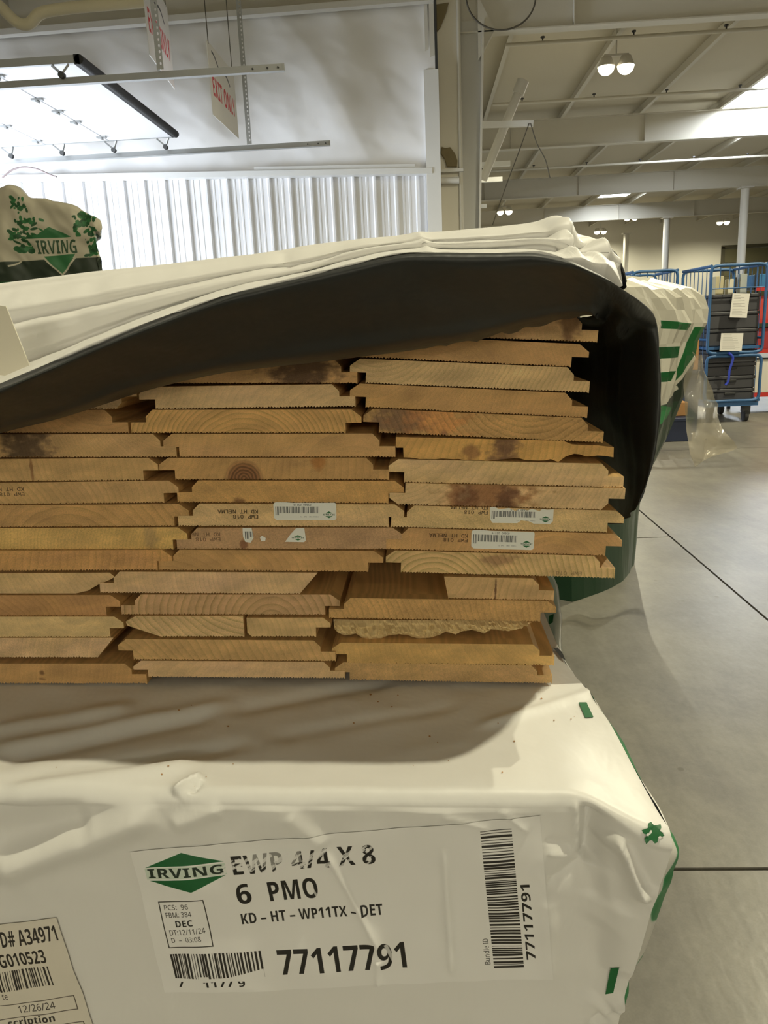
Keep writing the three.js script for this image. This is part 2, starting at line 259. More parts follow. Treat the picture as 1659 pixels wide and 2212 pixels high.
// ---------- dock door on its tracks ----------
{
  const doorMat = S(L(0.80, 0.80, 0.82), 0.45), Y = 3.535, near = -7.95, far = -10.92;
  const d = thing('overhead_door', 'raised white sectional dock door lying open under its tracks', 'door');
  const pitch = 0.86, x1 = -3.2;
  for (let i = 0; i < 5; i++) {
    const a = x1 - (i + 1) * pitch + 0.006, b = x1 - i * pitch - 0.006;
    const s = mesh('door_section', new RoundedBoxGeometry(b - a, 0.045, near - far, 2, 0.008).translate((a + b) / 2, Y + 0.03, (near + far) / 2), doorMat, d);
    if (i) for (const z of [near - 0.2, -8.95, -9.43, -9.9, far + 0.25]) mesh('hinge', [box(b - 0.055, b + 0.065, Y - 0.012, Y + 0.008, z - 0.03, z + 0.03), rod(V(b + 0.005, Y - 0.02, z - 0.035), V(b + 0.005, Y - 0.02, z + 0.035), 0.014, 8)], M.zinc, s);
  }
  mesh('bottom_seal', [box(x1 - 0.005, x1 + 0.05, Y + 0.0, Y + 0.085, far, near), rod(V(x1 + 0.045, Y + 0.04, far), V(x1 + 0.045, Y + 0.04, near), 0.045, 10)], M.rubber, d);
  for (const z of [near, far]) mesh('end_rail', box(x1 - 5 * pitch, x1, Y + 0.005, Y + 0.075, z - 0.02, z + 0.02), M.zinc, d);
  for (const [z, out] of [[near, 1], [far, -1]]) for (let i = 0; i < 6; i++) {
    const x = x1 - 0.12 - i * pitch * 0.82;
    const r = mesh('roller_bracket', [bar(V(x - 0.1, Y, z), V(x, Y - 0.09, z + out * 0.04), 0.02, 0.02), bar(V(x + 0.06, Y, z), V(x, Y - 0.09, z + out * 0.04), 0.02, 0.02)], M.zinc, d);
    mesh('roller', new THREE.CylinderGeometry(0.03, 0.03, 0.05, 12).rotateX(Math.PI / 2).translate(x, Y - 0.1, z + out * 0.04), M.dark, r);
  }
  // bent angle tracks with punched hangers
  const ZN = -7.9, ZA = -11.02;
  const track = (z, xe, lab) => { const t = thing('door_track', lab, 'track'); mesh('rail', [box(XL, xe, 3.345, 3.35, z - 0.03, z + 0.03), box(XL, xe, 3.35, 3.42, z - 0.03, z - 0.025)], M.zinc, t); mesh('splice_plate', box(xe - 0.35, xe - 0.02, 3.36, 3.41, z - 0.024, z - 0.016), M.zinc, t); for (const k of [0.06, 0.16, 0.3]) mesh('bolt', new THREE.CylinderGeometry(0.009, 0.009, 0.012, 8).rotateX(Math.PI / 2).translate(xe - k, 3.385, z - 0.012), M.dark, t); return t; };
  track(ZN, -1.2, 'galvanised door track nearer the camera, left of centre');
  track(ZA, -1.13, 'galvanised door track close to the white ribbed wall');
  const hanger = (x, z, y0, y1, lean, lab) => {
    const t = thing('track_hanger', lab, 'hanger', [x, y0, z]); t.rotation.z = lean;
    const flat = new THREE.Shape(); flat.moveTo(-0.03, 0); flat.lineTo(0.03, 0); flat.lineTo(0.03, y1 - y0); flat.lineTo(-0.03, y1 - y0); flat.closePath();
    for (let y = 0.05; y < y1 - y0 - 0.05; y += 0.05) { const h = new THREE.Path(); h.absellipse(0.008, y, 0.009, 0.014, 0, Math.PI * 2); flat.holes.push(h); }
    mesh('punched_leg', new THREE.ExtrudeGeometry(flat, { depth: 0.004, bevelEnabled: false, curveSegments: 5 }), M.zinc, t);
    mesh('side_leg', box(-0.034, -0.03, 0, y1 - y0, -0.05, 0.004), M.zinc, t);
  };
  hanger(-2.36, ZN + 0.02, 3.42, 5.45, 0, 'punched angle hanger holding the nearer door track');
  hanger(-2.2, ZA + 0.02, 3.42, 5.45, 0, 'punched angle hanger holding the track by the ribbed wall');
  // hanging signs
  const sign = (x0, z0, x1s, z1s, y0, y1, wires, lab) => {
    const c = canvas(512, 430), k = c.getContext('2d'); k.fillStyle = '#d9d6d0'; k.fillRect(0, 0, 512, 430);
    k.strokeStyle = '#4a4a4c'; k.lineWidth = 16; k.beginPath(); k.moveTo(70, 40); k.bezierCurveTo(150, 30, 160, 120, 250, 96); k.bezierCurveTo(330, 70, 360, 100, 400, 130); k.stroke();
    k.fillStyle = '#c2262c'; k.font = 'bold 118px sans-serif'; k.textAlign = 'center'; k.save(); k.translate(256, 300); k.scale(0.74, 1.35); k.fillText('EXIT ONLY', 0, 0); k.restore();
    const g = thing('hanging_sign', lab, 'sign'), w = Math.hypot(x1s - x0, z1s - z0), p = new THREE.BoxGeometry(w, y1 - y0, 0.006);
    const mt = new THREE.MeshStandardMaterial({ map: tex(c), roughness: 0.6 }), wh = M.white;
    const m = mesh('sheet', p, [wh, wh, wh, wh, mt, mt], g); m.position.set((x0 + x1s) / 2, (y0 + y1) / 2, (z0 + z1s) / 2); m.rotation.y = Math.atan2(-(z1s - z0), x1s - x0);
    for (const t of [0.06, 0.94]) mesh('wire', rod(V(lerp(x0, x1s, t), y1 - 0.02, lerp(z0, z1s, t)), V(lerp(x0, x1s, t), wires, lerp(z0, z1s, t)), 0.005, 6), M.cable, g);
  };
  sign(-2.03, -8.4, -2.01, -9.45, 3.14, 3.82, 5.45, 'white hanging sheet with red EXIT ONLY print between the two tracks');
  sign(-2.52, -8.1, -2.62, -9.2, 3.62, 4.42, 5.45, 'white hanging sheet with red print partly behind the nearer punched hanger');
  // bent flue pipe and conduit on the ledge
  const fl = thing('bent_pipe', 'cream bent pipe at the top left corner under the roof', 'pipe');
  mesh('pipe', tube([[-60, -32], [0, 14], [40, 50], [62, 52], [85, 30], [130, 20], [230, 10], [330, 2]].map(([x, y]) => onZ(x, y, -9)), 0.058, 60, 12), S(L(0.70, 0.63, 0.42), 0.5), fl);
  tag(mesh('loose_cable', tube([[5, 384], [25, 368], [50, 361], [80, 365], [105, 376], [122, 382]].map(([x, y]) => onZ(x, y, -11.6)), 0.012, 30, 6), S('#8b7d7c', 0.6), scene), 'thin cable arching over the white wall ledge', 'cable');
}
// ---------- lamps ----------
LAMPS.forEach(([x, y, z, lab, k]) => {
  const g = thing('high_bay_lamp', lab, 'lamp', [x, y, z], 0, 'high-bay lamps');
  for (const s of [-1, 1]) {
    const h = mesh('housing', new THREE.LatheGeometry([[0.02, 0.16], [0.08, 0.15], [0.13, 0.03], [0.145, 0.0], [0.135, 0.0], [0.12, 0.025], [0.02, 0.03]].map((p) => new THREE.Vector2(...p)), 20).translate(s * 0.16, 0, 0), M.steelWhite, g);
    mesh('lens', new THREE.SphereGeometry(0.135, 18, 10, 0, 6.3, Math.PI / 2, Math.PI / 2).scale(1, 1.0, 1).translate(s * 0.16, 0.005, 0), M.lamp, h);
  }
  mesh('bracket', [bar(V(-0.2, 0.17, 0), V(0.2, 0.17, 0), 0.05, 0.03), rod(V(0, 0.17, 0), V(0, ROOF - y, 0), 0.012, 6)], M.steelWhite, g);
  const l = new THREE.SpotLight(z > 10 ? BACK : WARM, LAMP_POWER * k, 0, 1.5, 0.35, 2); l.position.set(x, y - 0.16, z); l.target.position.set(x, 0, z); l.castShadow = true; l.shadow.radius = 2; l.name = 'lamp_light'; scene.add(l, l.target);
});
// ---------- the open bundle of pine boards ----------
const ZS = -0.6, LEN = 1.83, TH = 0.0189;
function endGrain(seed, W, o = {}) {       // sawn end of a board: growth rings, fibre speckle, stains, knots, ink
  const w = 1024, h = 112, c = canvas(w, h), x = c.getContext('2d'), im = x.createImageData(w, h), R = rng(seed * 7919 + 13);
  const mmx = W * 1000 / w, mmy = 19 / h, far = o.ring === 'far';
  const cx = o.cx ?? lerp(-120, W * 1000 + 120, R()), cy = o.cy ?? (R() < 0.5 ? -1 : 1) * lerp(15, far ? 160 : 75, R()) + 9, pitch = o.pitch ?? lerp(2.6, 6.0, R()), con = o.con ?? lerp(0.08, 0.24, R());
  const base = o.base ?? [[186, 146, 98], [192, 156, 110], [178, 136, 88], [196, 160, 116], [184, 146, 102]][Math.floor(R() * 5)];
  const pinkish = lerp(0, 0.6, R()), off = R() * 50, saw = R() < 0.4 ? 0.10 : 0.05;
  for (let j = 0; j < h; j++) for (let i = 0; i < w; i++) {
    const X = i * mmx, Y = j * mmy, dx = X - cx, dy = Y - cy, wob = 2.2 * noise(X * 0.02, Y * 0.06, off) + 0.5 * noise(X * 0.12, Y * 0.12, off + 3), r = (Math.hypot(dx, dy) + wob) / pitch;
    const f = r - Math.floor(r), yr = noise(Math.floor(r) * 3.7, off, 1);
    const late = Math.pow(f, 3) * (0.7 + 0.6 * yr);
    let k = 1.2 - con * late + 0.05 * yr + 0.13 * fbm(X * 0.03 + Y * 0.05, Y * 0.06 - X * 0.012, off, 3);
    k += saw * noise(X * 0.9, Y * 0.9 + X * 0.25, off + 8) + 0.05 * (R() - 0.5);
    const warm = 0.5 + 0.5 * fbm(X * 0.022 + 40, Y * 0.05, off, 2), o4 = (j * w + i) * 4;
    let a = base[0] * k, g = base[1] * 1.045 * k * (1 - 0.035 * pinkish * warm), b = base[2] * 1.06 * k * (1 + 0.14 * pinkish * warm - 0.14 * late * con * 3);
    for (const s of o.stains ?? []) {          // [u, v, ru, rv, r, g, b, strength]
      const q = Math.hypot((i / w - s[0]) / s[2], (j / h - s[1]) / s[3]) + 0.55 * fbm(X * 0.10, Y * 0.16, s[0] * 30 + off, 4), m = smooth(1.15, 0.3, q) * s[7] * 0.8;
      a = lerp(a, s[4] * k, m); g = lerp(g, s[5] * k, m); b = lerp(b, s[6] * k, m);
    }
    for (const q of o.knots ?? []) {           // [u, v, radius mm]
      const rr = Math.hypot(X - q[0] * W * 1000, (Y - q[1] * 19) * 1.0) + 0.5 * noise(X * 0.3, Y * 0.3, off), m = smooth(q[2] * 1.35, q[2] * 0.75, rr) * 0.8, ringK = 0.78 + 0.22 * Math.sin(rr * 2.4);
      a = lerp(a, 150 * ringK, m); g = lerp(g, 98 * ringK, m); b = lerp(b, 62 * ringK, m);
    }
    im.data[o4] = clamp(a, 0, 255); im.data[o4 + 1] = clamp(g, 0, 255); im.data[o4 + 2] = clamp(b, 0, 255); im.data[o4 + 3] = 255;
  }
  x.putImageData(im, 0, 0);
  for (const s of o.ink ?? []) {               // upside-down mill stamp: [u, v, size, alpha, two lines]
    x.save(); x.translate(s[0] * w, s[1] * h); x.rotate(Math.PI); x.fillStyle = `rgba(52,34,20,${s[3]})`; x.font = `bold ${s[2]}px monospace`; x.scale(1.08, 1);
    s[4].forEach((t, i) => { x.fillText(t, 0, i * s[2] * 0.95); }); x.restore();
  }
  return new THREE.MeshStandardMaterial({ map: tex(c), roughness: 0.78, bumpMap: endBump, bumpScale: 0.0004, side: THREE.DoubleSide });
}
const endBump = field(256, (u, v) => 0.5 + 0.4 * per(u, v, 50) + 0.3 * per(u, v, 110, 4), 6);
const longMats = [0, 1, 2].map((s) => {
  const n = 512, c = canvas(n, n), x = c.getContext('2d'), im = x.createImageData(n, n), R = rng(90 + s);
  for (let j = 0; j < n; j++) for (let i = 0; i < n; i++) {
    const a = per(i / n, j / n, 5, s), r = Math.sin((i / n * 26 + a * 5 + 0.6 * noise(i * 0.03, j * 0.004, s)) * 2 * Math.PI), k = 0.98 + 0.05 * r + 0.06 * a + 0.05 * noise(i * 0.5, j * 0.02, s + 4) + (R() - 0.5) * 0.03, o = (j * n + i) * 4;
    im.data[o] = clamp(214 * k, 0, 255); im.data[o + 1] = clamp(174 * k, 0, 255); im.data[o + 2] = clamp(114 * k, 0, 255); im.data[o + 3] = 255;
  }
  x.putImageData(im, 0, 0); return new THREE.MeshStandardMaterial({ map: tex(c, [5, 1.1]), roughness: 0.6, side: THREE.DoubleSide });
});
// shiplap profile with V-edges; A: upper lip left, lower lip right; B: mirrored; C, D: the same turned over; teeth of the saw-textured face below
function profile(type, W, T, R) {
  const l = 0.0125, c = 0.0055, p = [[l, 0], [W, 0], [W, 0.47 * T], [W - l, 0.47 * T], [W - l, T - c], [W - l - c, T], [0.0075, T], [0, T - 0.0055], [0, 0.45 * T], [l, 0.45 * T]];
  let q = p; if (type === 'B' || type === 'D') q = q.map(([x, y]) => [W - x, y]).reverse(); if (type === 'C' || type === 'D') q = q.map(([x, y]) => [x, T - y]).reverse();
  if (type === 'C') q = q.map(([x, y]) => [x, y]);
  return teeth(q, R);
}
function teeth(q, R) {                         // saw-tooth every bottom edge
  const out = [];
  for (let i = 0; i < q.length; i++) {
    const a = q[i], b = q[(i + 1) % q.length]; out.push(a);
    if (Math.abs(a[1]) < 1e-6 && Math.abs(b[1]) < 1e-6 && Math.abs(b[0] - a[0]) > 0.02) {
      const n = Math.round(Math.abs(b[0] - a[0]) / 0.0012); for (let k = 1; k < n; k++) out.push([lerp(a[0], b[0], (k + (R() - 0.5) * 0.3) / n), k % 2 ? 0.0007 + R() * 0.0008 : 0.0001 + R() * 0.0002]);
    }
  }
  return out;
}
function boardGeo(pts, W, len) {
  const s = new THREE.Shape(); pts.forEach((p, i) => i ? s.lineTo(p[0], p[1]) : s.moveTo(p[0], p[1])); s.closePath();
  const g = new THREE.ExtrudeGeometry(s, { depth: len, bevelEnabled: false, curveSegments: 1 }), P = g.attributes.position, U = g.attributes.uv, cap = g.groups[0];
  for (let i = 0; i < P.count; i++) if (i < cap.count) U.setXY(i, P.getX(i) / W, P.getY(i) / 0.019); else U.setXY(i, P.getX(i) + P.getY(i) * 1.3, P.getZ(i));
  return g.translate(0, 0, -len);
}
function stickerTex(torn) {
  const c = canvas(512, 150), x = c.getContext('2d'), R = rng(31); x.fillStyle = '#d8d9d2'; x.fillRect(0, 0, 512, 150);
  x.fillStyle = '#45484a'; let a = 16; for (let k = 0; a < 372; k++) { const w = 2 + Math.floor(R() * 3) * 2.2; const tall = k < 3 || k > 40; x.fillRect(a, 36, w, tall ? 74 : 56); a += w + 2 + Math.floor(R() * 3) * 2.4; }
  x.save(); x.translate(310, 14); x.rotate(Math.PI); x.font = 'bold 22px monospace'; x.fillText('05880 05119', 0, 0); x.restore();
  x.save(); x.translate(370, 116); x.rotate(Math.PI); x.font = '15px monospace'; x.fillStyle = '#6b6e6e'; x.fillText('1X8X6 PMO  EWP TX', 0, 0); x.restore();
  diamond(x, 452, 104, 100, 58, '#d8d9d2', true); return c;
}
function diamond(x, cx, cy, w, h, bg, flip) {  // green lozenge with the name across it
  x.save(); x.translate(cx, cy); x.fillStyle = GREEN; x.beginPath(); x.moveTo(-w / 2, 0); x.lineTo(0, -h / 2); x.lineTo(w / 2, 0); x.lineTo(0, h / 2); x.closePath(); x.fill();
  x.fillStyle = bg; x.fillRect(-w * 0.52, -h * 0.19, w * 1.04, h * 0.38); x.fillStyle = '#173d25'; x.font = `bold ${Math.round(h * 0.34)}px sans-serif`; x.textAlign = 'center'; x.textBaseline = 'middle'; if (flip) x.rotate(Math.PI); x.scale(w * 0.96 / x.measureText('IRVING').width, 1); x.fillText('IRVING', 0, h * 0.01); x.restore();
}
const stickerMat = new THREE.MeshStandardMaterial({ map: tex(stickerTex()), roughness: 0.55, side: THREE.DoubleSide });
const STAMP = ['EWP 018', 'KD HT NELMA'];
const ORD = ['bottom', 'second', 'third', 'fourth', 'fifth', 'sixth', 'seventh', 'eighth', 'ninth', 'tenth', 'eleventh', 'twelfth', 'thirteenth', 'fourteenth', 'fifteenth', 'top'];
// [left px, right px, bottom y left, bottom y right, type, look, options]; from the bottom up
const RIGHT = [
  [724, 1192, 1469, 1477, 'A', 'plain tan end', { con: 0.05, base: [180, 142, 95] }],
  [718, 1197, 1433, 1438, 'A', 'speckled end', { con: 0.06, base: [186, 146, 91] }],
  [720, 1148, 1376, 1376, 'n', 'splintered broken pale end', { base: [210, 181, 133], con: 0.12, poly: [[720, 1338], [1148, 1345], [1130, 1352], [1112, 1360], [1085, 1362], [1060, 1358], [1045, 1368], [1020, 1360], [995, 1364], [985, 1370], [962, 1364], [935, 1376], [905, 1379], [880, 1371], [862, 1369], [838, 1372], [822, 1379], [800, 1381], [782, 1377], [770, 1368], [745, 1372], [730, 1366], [722, 1355]], z: -0.611, splinter: true }],
  [711, 1200, 1336, 1344, 'B', 'diagonal grain, split lower lip', { con: 0.16, pitch: 5, cx: -60, cy: 60 }],
  [958, 1196, 1293, 1298, 'A', 'narrow piece with dark crack', { con: 0.12, stains: [[0.47, 0.5, 0.012, 0.7, 70, 45, 28, 0.9]], rip: true }],
  [833, 1327, 1236, 1250, 'A', 'wavy dark ring lines', { con: 0.3, pitch: 4.6, cx: 40, cy: 42, stains: [[0.5, 0.3, 0.1, 0.3, 120, 84, 62, 0.6]], ink: [[0.86, 0.74, 26, 0.35, ['EWP 018']]] }],
  [834, 1341, 1187, 1202, 'B', 'whole barcode sticker left of centre', { con: 0.08, sticker: [1017, 1155, 1148, 1184], ink: [[0.35, 0.42, 24, 0.75, STAMP]] }],
  [845, 1345, 1139, 1152, 'B', 'torn barcode sticker near the middle', { con: 0.07, base: [193, 160, 112], sticker: [1057, 1196, 1098, 1129], torn: true, ink: [[0.42, 0.18, 24, 0.75, STAMP]] }],
  [841, 1347, 1090, 1103, 'C', 'brown stained band across the end', { con: 0.12, stains: [[0.42, 0.5, 0.22, 1.4, 112, 68, 38, 0.8], [0.33, 0.6, 0.06, 0.7, 72, 44, 30, 0.6], [0.5, 0.5, 0.05, 0.9, 66, 42, 30, 0.7]] }],
  [839, 1346, 1042, 1054, 'A', 'pale end and a lit chamfer', { con: 0.1, pitch: 6.5, base: [199, 164, 116] }],
  [855, 1326, 991, 1000, 'A', 'broken orange corner and dark knot', { con: 0.14, base: [195, 148, 87], poly: [[855, 944], [1216, 952], [1235, 960], [1262, 962], [1290, 962], [1326, 966], [1325, 988], [1292, 984], [1265, 986], [1240, 980], [1222, 986], [1206, 998], [1190, 992], [1150, 994], [1110, 990], [1050, 996], [980, 992], [930, 992], [872, 988], [871, 967], [855, 967]], stains: [[0.5, 0.55, 0.07, 0.8, 84, 60, 48, 0.9], [0.34, 0.7, 0.05, 0.5, 120, 84, 54, 0.8]] }],
  [784, 1302, 934, 957, 'A', 'dark grey-brown stain at its left', { con: 0.22, stains: [[0.15, 0.42, 0.14, 1.0, 108, 84, 66, 0.95], [0.34, 0.9, 0.02, 0.3, 80, 64, 60, 0.8], [0.3, 0.4, 0.18, 1.2, 196, 124, 70, 0.5]], pitch: 4.2, cx: 128, cy: -40 }],
  [755, 1268, 879, 903, 'A', 'clean honey-coloured end', { con: 0.06 }],
  [755, 1272, 827, 849, 'A', 'curved ring lines', { con: 0.16, pitch: 3.6, cx: 20, cy: -30 }],
  [765, 1269, 772, 795, 'B', 'chipped right corner', { con: 0.06 }],
  [780, 1290, 722, 740, 'A', 'dark knot at its right corner', { con: 0.05, stains: [[0.88, 0.3, 0.05, 1.0, 98, 70, 46, 0.95]] }],
];
const MIDDLE = [
  [290, 745, 1463, 1466, 'A', 'rough speckled end', { con: 0.05 }],
  [258, 725, 1425, 1429, 'A', 'reddish diagonal streaks', { con: 0.16, pitch: 6, cx: -90, cy: 110 }],
  [275, 528, 1376, 1376, 'D', 'half-width piece with bold curved rings', { con: 0.26, pitch: 5, cx: 120, cy: -70, half: 0 }],
  [263, 735, 1328, 1329, 'B', 'arching grey ring lines', { con: 0.3, pitch: 6, cx: 128, cy: 26, base: [178, 140, 101] }],
  [217, 688, 1281, 1284, 'B', 'slanting cut right end', { con: 0.08, cut: true }],
  [344, 828, 1232, 1236, 'B', 'chipped lower right corner', { con: 0.1, pitch: 6.5 }],
  [383, 868, 1187, 1187, 'B', 'scraps of a torn-off sticker', { con: 0.06, base: [171, 133, 99], scraps: true, ink: [[0.2, 0.46, 26, 0.5, STAMP]], stains: [[0.3, 0.8, 0.02, 0.3, 96, 58, 36, 0.8]] }],
  [386, 873, 1137, 1139, 'B', 'whole barcode sticker at centre', { con: 0.07, base: [193, 158, 112], sticker: [592, 726, 1085, 1123], ink: [[0.36, 0.48, 26, 0.85, STAMP]] }],
  [384, 873, 1086, 1088, 'B', 'plain golden end', { con: 0.07, base: [186, 142, 89], stains: [[0.27, 0.92, 0.03, 0.2, 80, 50, 30, 0.7]] }],
  [346, 840, 1037, 1037, 'A', 'round brown knot', { con: 0.1, knots: [[0.37, 0.95, 13]], stains: [[0.7, 0.15, 0.035, 0.5, 150, 98, 48, 0.8]] }],
  [355, 854, 988, 988, 'A', 'smooth tan end', { con: 0.05, base: [186, 144, 93] }],
  [284, 781, 936, 936, 'B', 'coarse amber ring arcs', { con: 0.26, pitch: 3.6, cx: 90, cy: 46, base: [193, 148, 93] }],
  [303, 768, 885, 879, 'A', 'slightly bowed plain end', { con: 0.07 }],
  [300, 772, 829, 829, 'A', 'dark rotten right half', { con: 0.06, stains: [[0.75, 0.5, 0.2, 1.2, 52, 36, 24, 0.95]] }],
];
const LEFT = [
  [-160, 318, 1477, 1477, 'A', 'two small dark specks', { con: 0.06, stains: [[0.535, 0.45, 0.012, 0.16, 84, 58, 34, 0.9], [0.53, 0.75, 0.02, 0.1, 100, 70, 40, 0.7]] }],
  [-236, 250, 1421, 1421, 'B', 'splintered right corner', { con: 0.06, cut: true }],
  [-216, 270, 1377, 1377, 'B', 'pale smooth end', { con: 0.05, base: [195, 162, 116] }],
  [-222, 262, 1331, 1331, 'B', 'brown stained end', { con: 0.12, base: [171, 127, 81] }],
  [-240, 248, 1282, 1282, 'n', 'tapered broken right end', { con: 0.08, base: [195, 160, 112], poly: [[-240, 1240], [236, 1237], [248, 1246], [238, 1252], [214, 1262], [190, 1276], [164, 1282], [-240, 1282]] }],
  [-112, 373, 1234, 1232, 'B', 'orange tinted end', { con: 0.14, base: [184, 137, 85] }],
  [-80, 407, 1188, 1187, 'B', 'faint grey smear at right', { con: 0.1, base: [195, 156, 95], stains: [[0.84, 0.5, 0.035, 0.7, 130, 108, 84, 0.5]] }],
  [-78, 410, 1140, 1137, 'B', 'broad pale diagonal streaks', { con: 0.16, pitch: 7 }],
  [-100, 388, 1092, 1086, 'B', 'partly visible ink stamp', { con: 0.12, ink: [[0.325, 0.45, 26, 0.7, STAMP]] }],
  [-148, 344, 1042, 1038, 'B', 'fine dark crack', { con: 0.08, stains: [[0.45, 0.4, 0.008, 0.8, 110, 70, 40, 0.7]] }],
  [-118, 382, 989, 988, 'A', 'blackened left part', { con: 0.08, stains: [[0.36, 0.5, 0.12, 1.4, 60, 46, 34, 0.9]] }],
  [-222, 278, 936, 936, 'A', 'reddish end partly under film', { con: 0.1, base: [180, 135, 89] }],
  [-190, 298, 885, 884, 'C', 'mostly hidden under film', { con: 0.06 }],
];
function lay(list, col, seed0) {
  list.forEach((b, i) => {
    const [xl, xr, yl, yr, type, look, o] = b, z = o.z ?? ZS + (rng(seed0 + i * 3)() - 0.5) * 0.004, R = rng(seed0 * 31 + i);
    const A = onZ(xl, yl, z), B = onZ(xr, yr, z), W = A.distanceTo(B), tilt = Math.atan2(B.y - A.y, B.x - A.x);
    // room under the board above
    let T = TH; const up = list[i + 1]; if (up) { const at = (px, u) => onZ(px, lerp(u[2], u[3], (px - u[0]) / (u[1] - u[0])), z).y - onZ(px, lerp(yl, yr, (px - xl) / (xr - xl)), z).y; const m = Math.max(xl, up[0]) + 20, n = Math.min(xr, up[1]) - 20; T = Math.min(T, Math.min(at(m, up), at(n, up)) - 0.0002); if (o.z || up[6].z || T < 0.0155) T = Math.max(T, 0.0165); }
    let pts;
    if (o.poly) pts = teethless(o.poly.map(([px, py]) => { const p = onZ(px, py, z).sub(A).applyAxisAngle(V(0, 0, 1), -tilt); return [p.x, p.y]; }), R);
    else if (o.half === 0) pts = teeth([[0.03, 0], [W, 0], [W, T], [0.009, T], [0, T - 0.005], [0.001, T * 0.55]], R);
    else if (o.rip) { const l = 0.0125, c = 0.0055; pts = teeth([[0.004, 0], [W, 0], [W, 0.47 * T], [W - l, 0.47 * T], [W - l, T - c], [W - l - c, T], [0, T]], R); }
    else if (o.cut) { const l = 0.0125; pts = teeth([[0, 0], [W - 0.016, 0], [W, T], [l + 0.0055, T], [l, T - 0.0055], [l, 0.47 * T], [0, 0.47 * T]], R); }
    else pts = profile(type, W, T, R);
    const n = i === list.length - 1 && col === 'right' ? 'top' : ORD[i];
    const g = thing('pine_board', `${i === 0 ? 'bottom' : n} pine board ${i === 0 || n === 'top' ? 'of' : 'from the bottom in'} the ${col} column, ${look}`, 'board', [A.x, A.y, A.z], 0, 'pine boards in the opened bundle');
    g.rotation.z = tilt;
    mesh('plank', boardGeo(pts, W, LEN), [endGrain(seed0 + i, W, o), longMats[i % 3]], g);
    if (o.splinter) {          // torn, stepped break: a rough relief over the whole end
      const low = pts.filter((p) => p[1] < 0.0125).sort((a, b) => a[0] - b[0]), yb = (x) => { for (let q = 1; q < low.length; q++) if (low[q][0] >= x) return lerp(low[q - 1][1], low[q][1], clamp((x - low[q - 1][0]) / Math.max(1e-5, low[q][0] - low[q - 1][0]))); return 0.012; }, top2 = Math.max(...pts.map((p) => p[1])), gr = [];
      for (let a = 0; a <= 150; a++) { const row = [], x = lerp(0.002, W * 0.975, a / 150); for (let b = 0; b <= 9; b++) { const y = lerp(Math.min(yb(x), top2 - 0.002), top2 - 0.0006, b / 9), rim = Math.sin(b / 9 * Math.PI); row.push(V(x + (R() - 0.5) * 0.0006, y + (R() - 0.5) * 0.0005, 0.0004 + rim * (0.004 + 0.007 * Math.abs(noise(x * 110 + y * 260, y * 240 - x * 40, 2)) + 0.004 * noise(x * 320 + y * 500, y * 300, 6) + 0.0016 * R()))); } gr.push(row); }
      const ge = gridGeo(gr).toNonIndexed(); ge.computeVertexNormals(); mesh('splintered_end', ge, S(L(0.66, 0.50, 0.25), 0.85), g);
    }
    const put = (px0, px1, py0, py1, shape, mat, name) => {
      const a = onZ(px0, py1, z).sub(A).applyAxisAngle(V(0, 0, 1), -tilt), c = onZ(px1, py0, z).sub(A).applyAxisAngle(V(0, 0, 1), -tilt), s = new THREE.Shape(); shape.forEach(([u, v], k) => { const X = lerp(a.x, c.x, u), Y = lerp(a.y, c.y, v); k ? s.lineTo(X, Y) : s.moveTo(X, Y); }); s.closePath();
      const e = new THREE.ExtrudeGeometry(s, { depth: 0.00025, bevelEnabled: false }), P = e.attributes.position, U = e.attributes.uv; for (let k = 0; k < P.count; k++) U.setXY(k, (P.getX(k) - a.x) / (c.x - a.x), (P.getY(k) - a.y) / (c.y - a.y)); return mesh(name, e.translate(0, 0, 0.0002), mat, g);
    };
    const rr = [[0.04, 0], [0.96, 0], [0.99, 0.04], [1, 0.12], [1, 0.9], [0.985, 0.98], [0.3, 0.97], [0.2, 1], [0.04, 1], [0.01, 0.95], [0, 0.85], [0.005, 0.12]];
    const tr = [[0.05, 0], [0.44, 0.02], [0.5, 0.2], [0.62, 0.16], [0.7, 0.02], [0.96, 0.02], [1, 0.2], [1, 0.95], [0.9, 0.9], [0.82, 0.96], [0.78, 0.8], [0.66, 0.95], [0.6, 0.84], [0.46, 0.92], [0.4, 0.78], [0.3, 0.96], [0.14, 0.86], [0.08, 1], [0, 0.98], [0.01, 0.2]];
    if (o.sticker) { const s = put(...o.sticker, o.torn ? tr : rr, stickerMat, 'barcode_sticker'); s.userData.label = o.torn ? 'torn white barcode sticker' : 'white barcode sticker with green lozenge'; }
    if (o.scraps) {
      const map = stickerMat.map, m = (x0, x1) => { const t = map.clone(); t.offset.set(x0, 0); t.repeat.set(x1 - x0, 1); t.needsUpdate = true; return new THREE.MeshStandardMaterial({ map: t, roughness: 0.55, side: THREE.DoubleSide }); };
      put(526, 547, 1140, 1172, [[0.2, 0.05], [0.7, 0], [1, 0.35], [0.85, 1], [0, 1], [0, 0.4]], m(0, 0.16), 'sticker_scrap');
      put(562, 574, 1157, 1169, [[0.2, 0], [0.9, 0.1], [1, 0.6], [0.4, 1], [0, 0.7]], M.paper, 'sticker_scrap');
      put(616, 660, 1140, 1171, [[0, 0.03], [0.9, 0], [1, 0.12], [0.94, 1], [0.55, 0.97], [0.3, 0.6]], m(0.69, 1.0), 'sticker_scrap');
    }
  });
}
function teethless(p, R) { const out = []; p.forEach((a, i) => { const b = p[(i + 1) % p.length]; out.push(a); const n = Math.floor(Math.hypot(b[0] - a[0], b[1] - a[1]) / 0.004); if (a[1] < 0.012 && b[1] < 0.012 && n < 9) for (let k = 1; k < n; k++) out.push([lerp(a[0], b[0], k / n) + (R() - 0.5) * 0.001, lerp(a[1], b[1], k / n) + (R() - 0.5) * 0.0012]); }); return out; }
